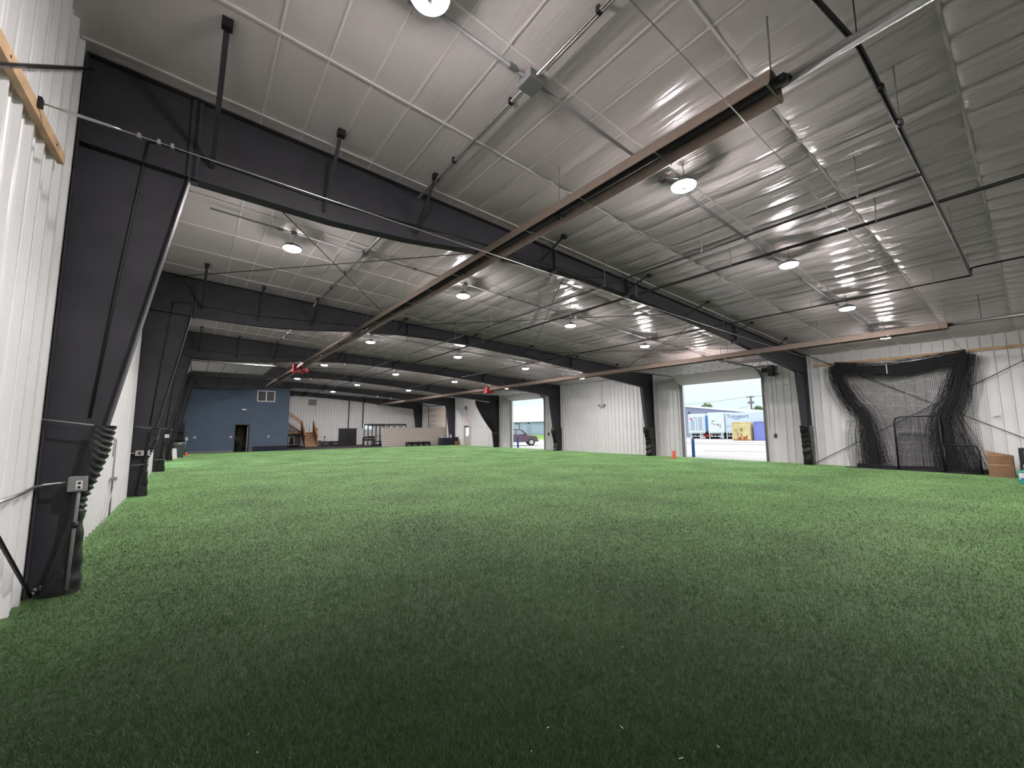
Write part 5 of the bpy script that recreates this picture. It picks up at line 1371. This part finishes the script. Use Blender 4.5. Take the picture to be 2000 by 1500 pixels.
# trees
def tree(x, y, h, w, label, seed):
    R = random.Random(seed)
    t = thing('tree', label, 'tree', (x, y, -0.4))
    tube('trunk', [(x, y, -0.5), (x + 0.1, y, h * 0.4), (x, y, h * 0.8)], [0.25, 0.18, 0.06], POLE, t)
    v = []; f = []
    for k in range(900):
        a = R.uniform(0, 6.283); e = R.uniform(-1, 1); rr = R.uniform(0.5, 1) ** 0.5
        c = Vector((x + w * 0.5 * rr * math.cos(a) * math.sqrt(1 - e * e), y + w * rr * math.sin(a) * math.sqrt(1 - e * e), h * 0.72 + e * h * 0.28 * rr + 0.3 * math.sin(a * 3)))
        d = Vector((R.uniform(-1, 1), R.uniform(-1, 1), R.uniform(-1, 1))).normalized() * 0.28; g_ = d.orthogonal().normalized() * 0.2
        b_ = len(v); v += [c - d, c + g_, c + d, c - g_]; f.append((b_, b_ + 1, b_ + 2, b_ + 3))
    o = mesh('foliage', v, f, LEAF, t); o['kind'] = 'stuff'
tree(95, 47.2, 7.1, 1.7, 'green tree top showing above the warehouse ridge', 3)
tree(95, 36.3, 5.9, 1.5, 'green tree tops beside the utility pole', 5)
# building across the yard behind the pickup
b2 = thing('shed_building', 'pale blue building with a white roof behind the pickup', 'building', (60, 70, 0))
X2 = 60.0
box('front_wall', (X2, 55, -0.6), (X2 + 0.2, 92, 3.15), BLDG2, b2)
mesh('roof', [(X2 - 0.3, 55, 3.15), (X2 - 0.3, 92, 3.15), (X2 + 12, 92, 7.6), (X2 + 12, 55, 7.6), (X2 - 0.3, 55, 3.35), (X2 - 0.3, 92, 3.35), (X2 + 12, 92, 7.8), (X2 + 12, 55, 7.8)], [(0, 1, 2, 3), (7, 6, 5, 4), (0, 4, 5, 1), (1, 5, 6, 2), (2, 6, 7, 3), (3, 7, 4, 0)], ROOFW, b2)
box('eave_gutter', (X2 - 0.36, 55, 3.0), (X2 - 0.01, 92, 3.14), GREY, b2)
box('shed_door', (X2 - 0.05, 68.9, -0.4), (X2 - 0.001, 70.2, 2.2), BLDG, b2)
beam('downpipe', (X2 - 0.1, 72.9, -0.3), (X2 - 0.1, 72.9, 3.0), 0.12, 0.12, GREY, b2)
for y in (69.6, 73.8): lathe('wall_lamp', [(0.05, -0.1), (0.22, 0), (0.18, 0.2), (0.05, 0.25)], DARKG, b2, 12, (X2 - 0.2, y, 2.75))
# verge
v = []; f = []
R_ = random.Random(11)
pts = [(X2 - 1.2 - 6.5 * math.sin(math.pi * min(1, max(0, (y - 54) / 26))) , y) for y in np.linspace(54, 80, 14)]
vg = mesh('verge_bank', [(p[0], p[1], gz(*p) - 0.02) for p in pts] + [(X2 - 0.4, p[1], 0.35) for p in pts], [(k, k + 1, 14 + k + 1, 14 + k) for k in range(13)], GRASSO)
tag(vg, 'bright green grass verge before the pale blue building', 'grass', kind='stuff')
# pickup truck
def pickup(x, y, ang, label):
    b = gz(x, y)
    t = thing('pickup_truck', label, 'pickup truck', (0, 0, 0))
    hw = 0.95
    lower = [(-3.6, 0.55), (-3.6, 1.2), (-1.1, 1.25), (0.95, 1.25), (1.15, 1.2), (2.0, 1.12), (2.25, 1.0), (2.3, 0.6), (2.2, 0.45), (-3.5, 0.45)]
    prism('body', lower, 'y', -hw, hw, TRUCKM, t)
    cab = [(-1.05, 1.25), (-0.95, 1.85), (-0.6, 1.93), (0.25, 1.90), (0.5, 1.82), (1.12, 1.25)]
    prism('cab', cab, 'y', -hw + 0.1, hw - 0.1, TRUCKM, t)
    for s in (-1, 1):
        for q in ([(-0.85, 1.3), (-0.78, 1.76), (-0.28, 1.8), (-0.28, 1.3)], [(-0.18, 1.3), (-0.18, 1.8), (0.28, 1.78), (0.86, 1.3)]):
            prism('side_window', q, 'y', s * (hw - 0.1), s * (hw - 0.085), CARGLASS, t)
        box('mirror', (0.72, s * hw - (0.0 if s > 0 else 0.18), 1.28), (0.88, s * hw + (0.18 if s > 0 else 0.0), 1.46), BLACK, t, 0.03)
        box('door_handle', (-0.2, s * hw - 0.01, 1.08), (-0.05, s * hw + 0.02, 1.12), RIM, t)
        box('sill_trim', (-1.0, s * hw - 0.02, 0.42), (1.0, s * hw + 0.03, 0.52), DARKG, t)
        for xx in (1.55, -2.35):
            prism('wheel_arch', [(xx + 0.52 * math.cos(a), 0.45 + 0.52 * max(0, math.sin(a))) for a in np.linspace(0, math.pi, 12)], 'y', s * (hw - 0.02), s * (hw + 0.012), DARKG, t)
            wheel(t, (xx, s * (hw - 0.08), 0.42), 0.41, 0.26, 'y')
        box('headlamp', (2.2, s * 0.75 - 0.15, 0.82), (2.29, s * 0.75 + 0.15, 0.98), PLASTW, t, 0.02)
    box('bumper', (2.25, -0.9, 0.48), (2.42, 0.9, 0.68), GREY, t, 0.04)
    prism('windscreen', [(0.55, 1.80), (1.1, 1.27), (1.14, 1.29), (0.58, 1.83)], 'y', -hw + 0.18, hw - 0.18, CARGLASS, t)
    t.location = (x, y, b); t.rotation_euler = (0, 0, ang)
    for c in t.children: c.matrix_parent_inverse = Matrix.Identity(4)
# heading roughly across the doorway view
pickup(31.2, 37.6, math.radians(-33), 'dark maroon pickup truck parked outside the second doorway')

# strip category from anything that is not top-level
for o in bpy.data.objects:
    if o.parent is not None and 'category' in o: del o['category']
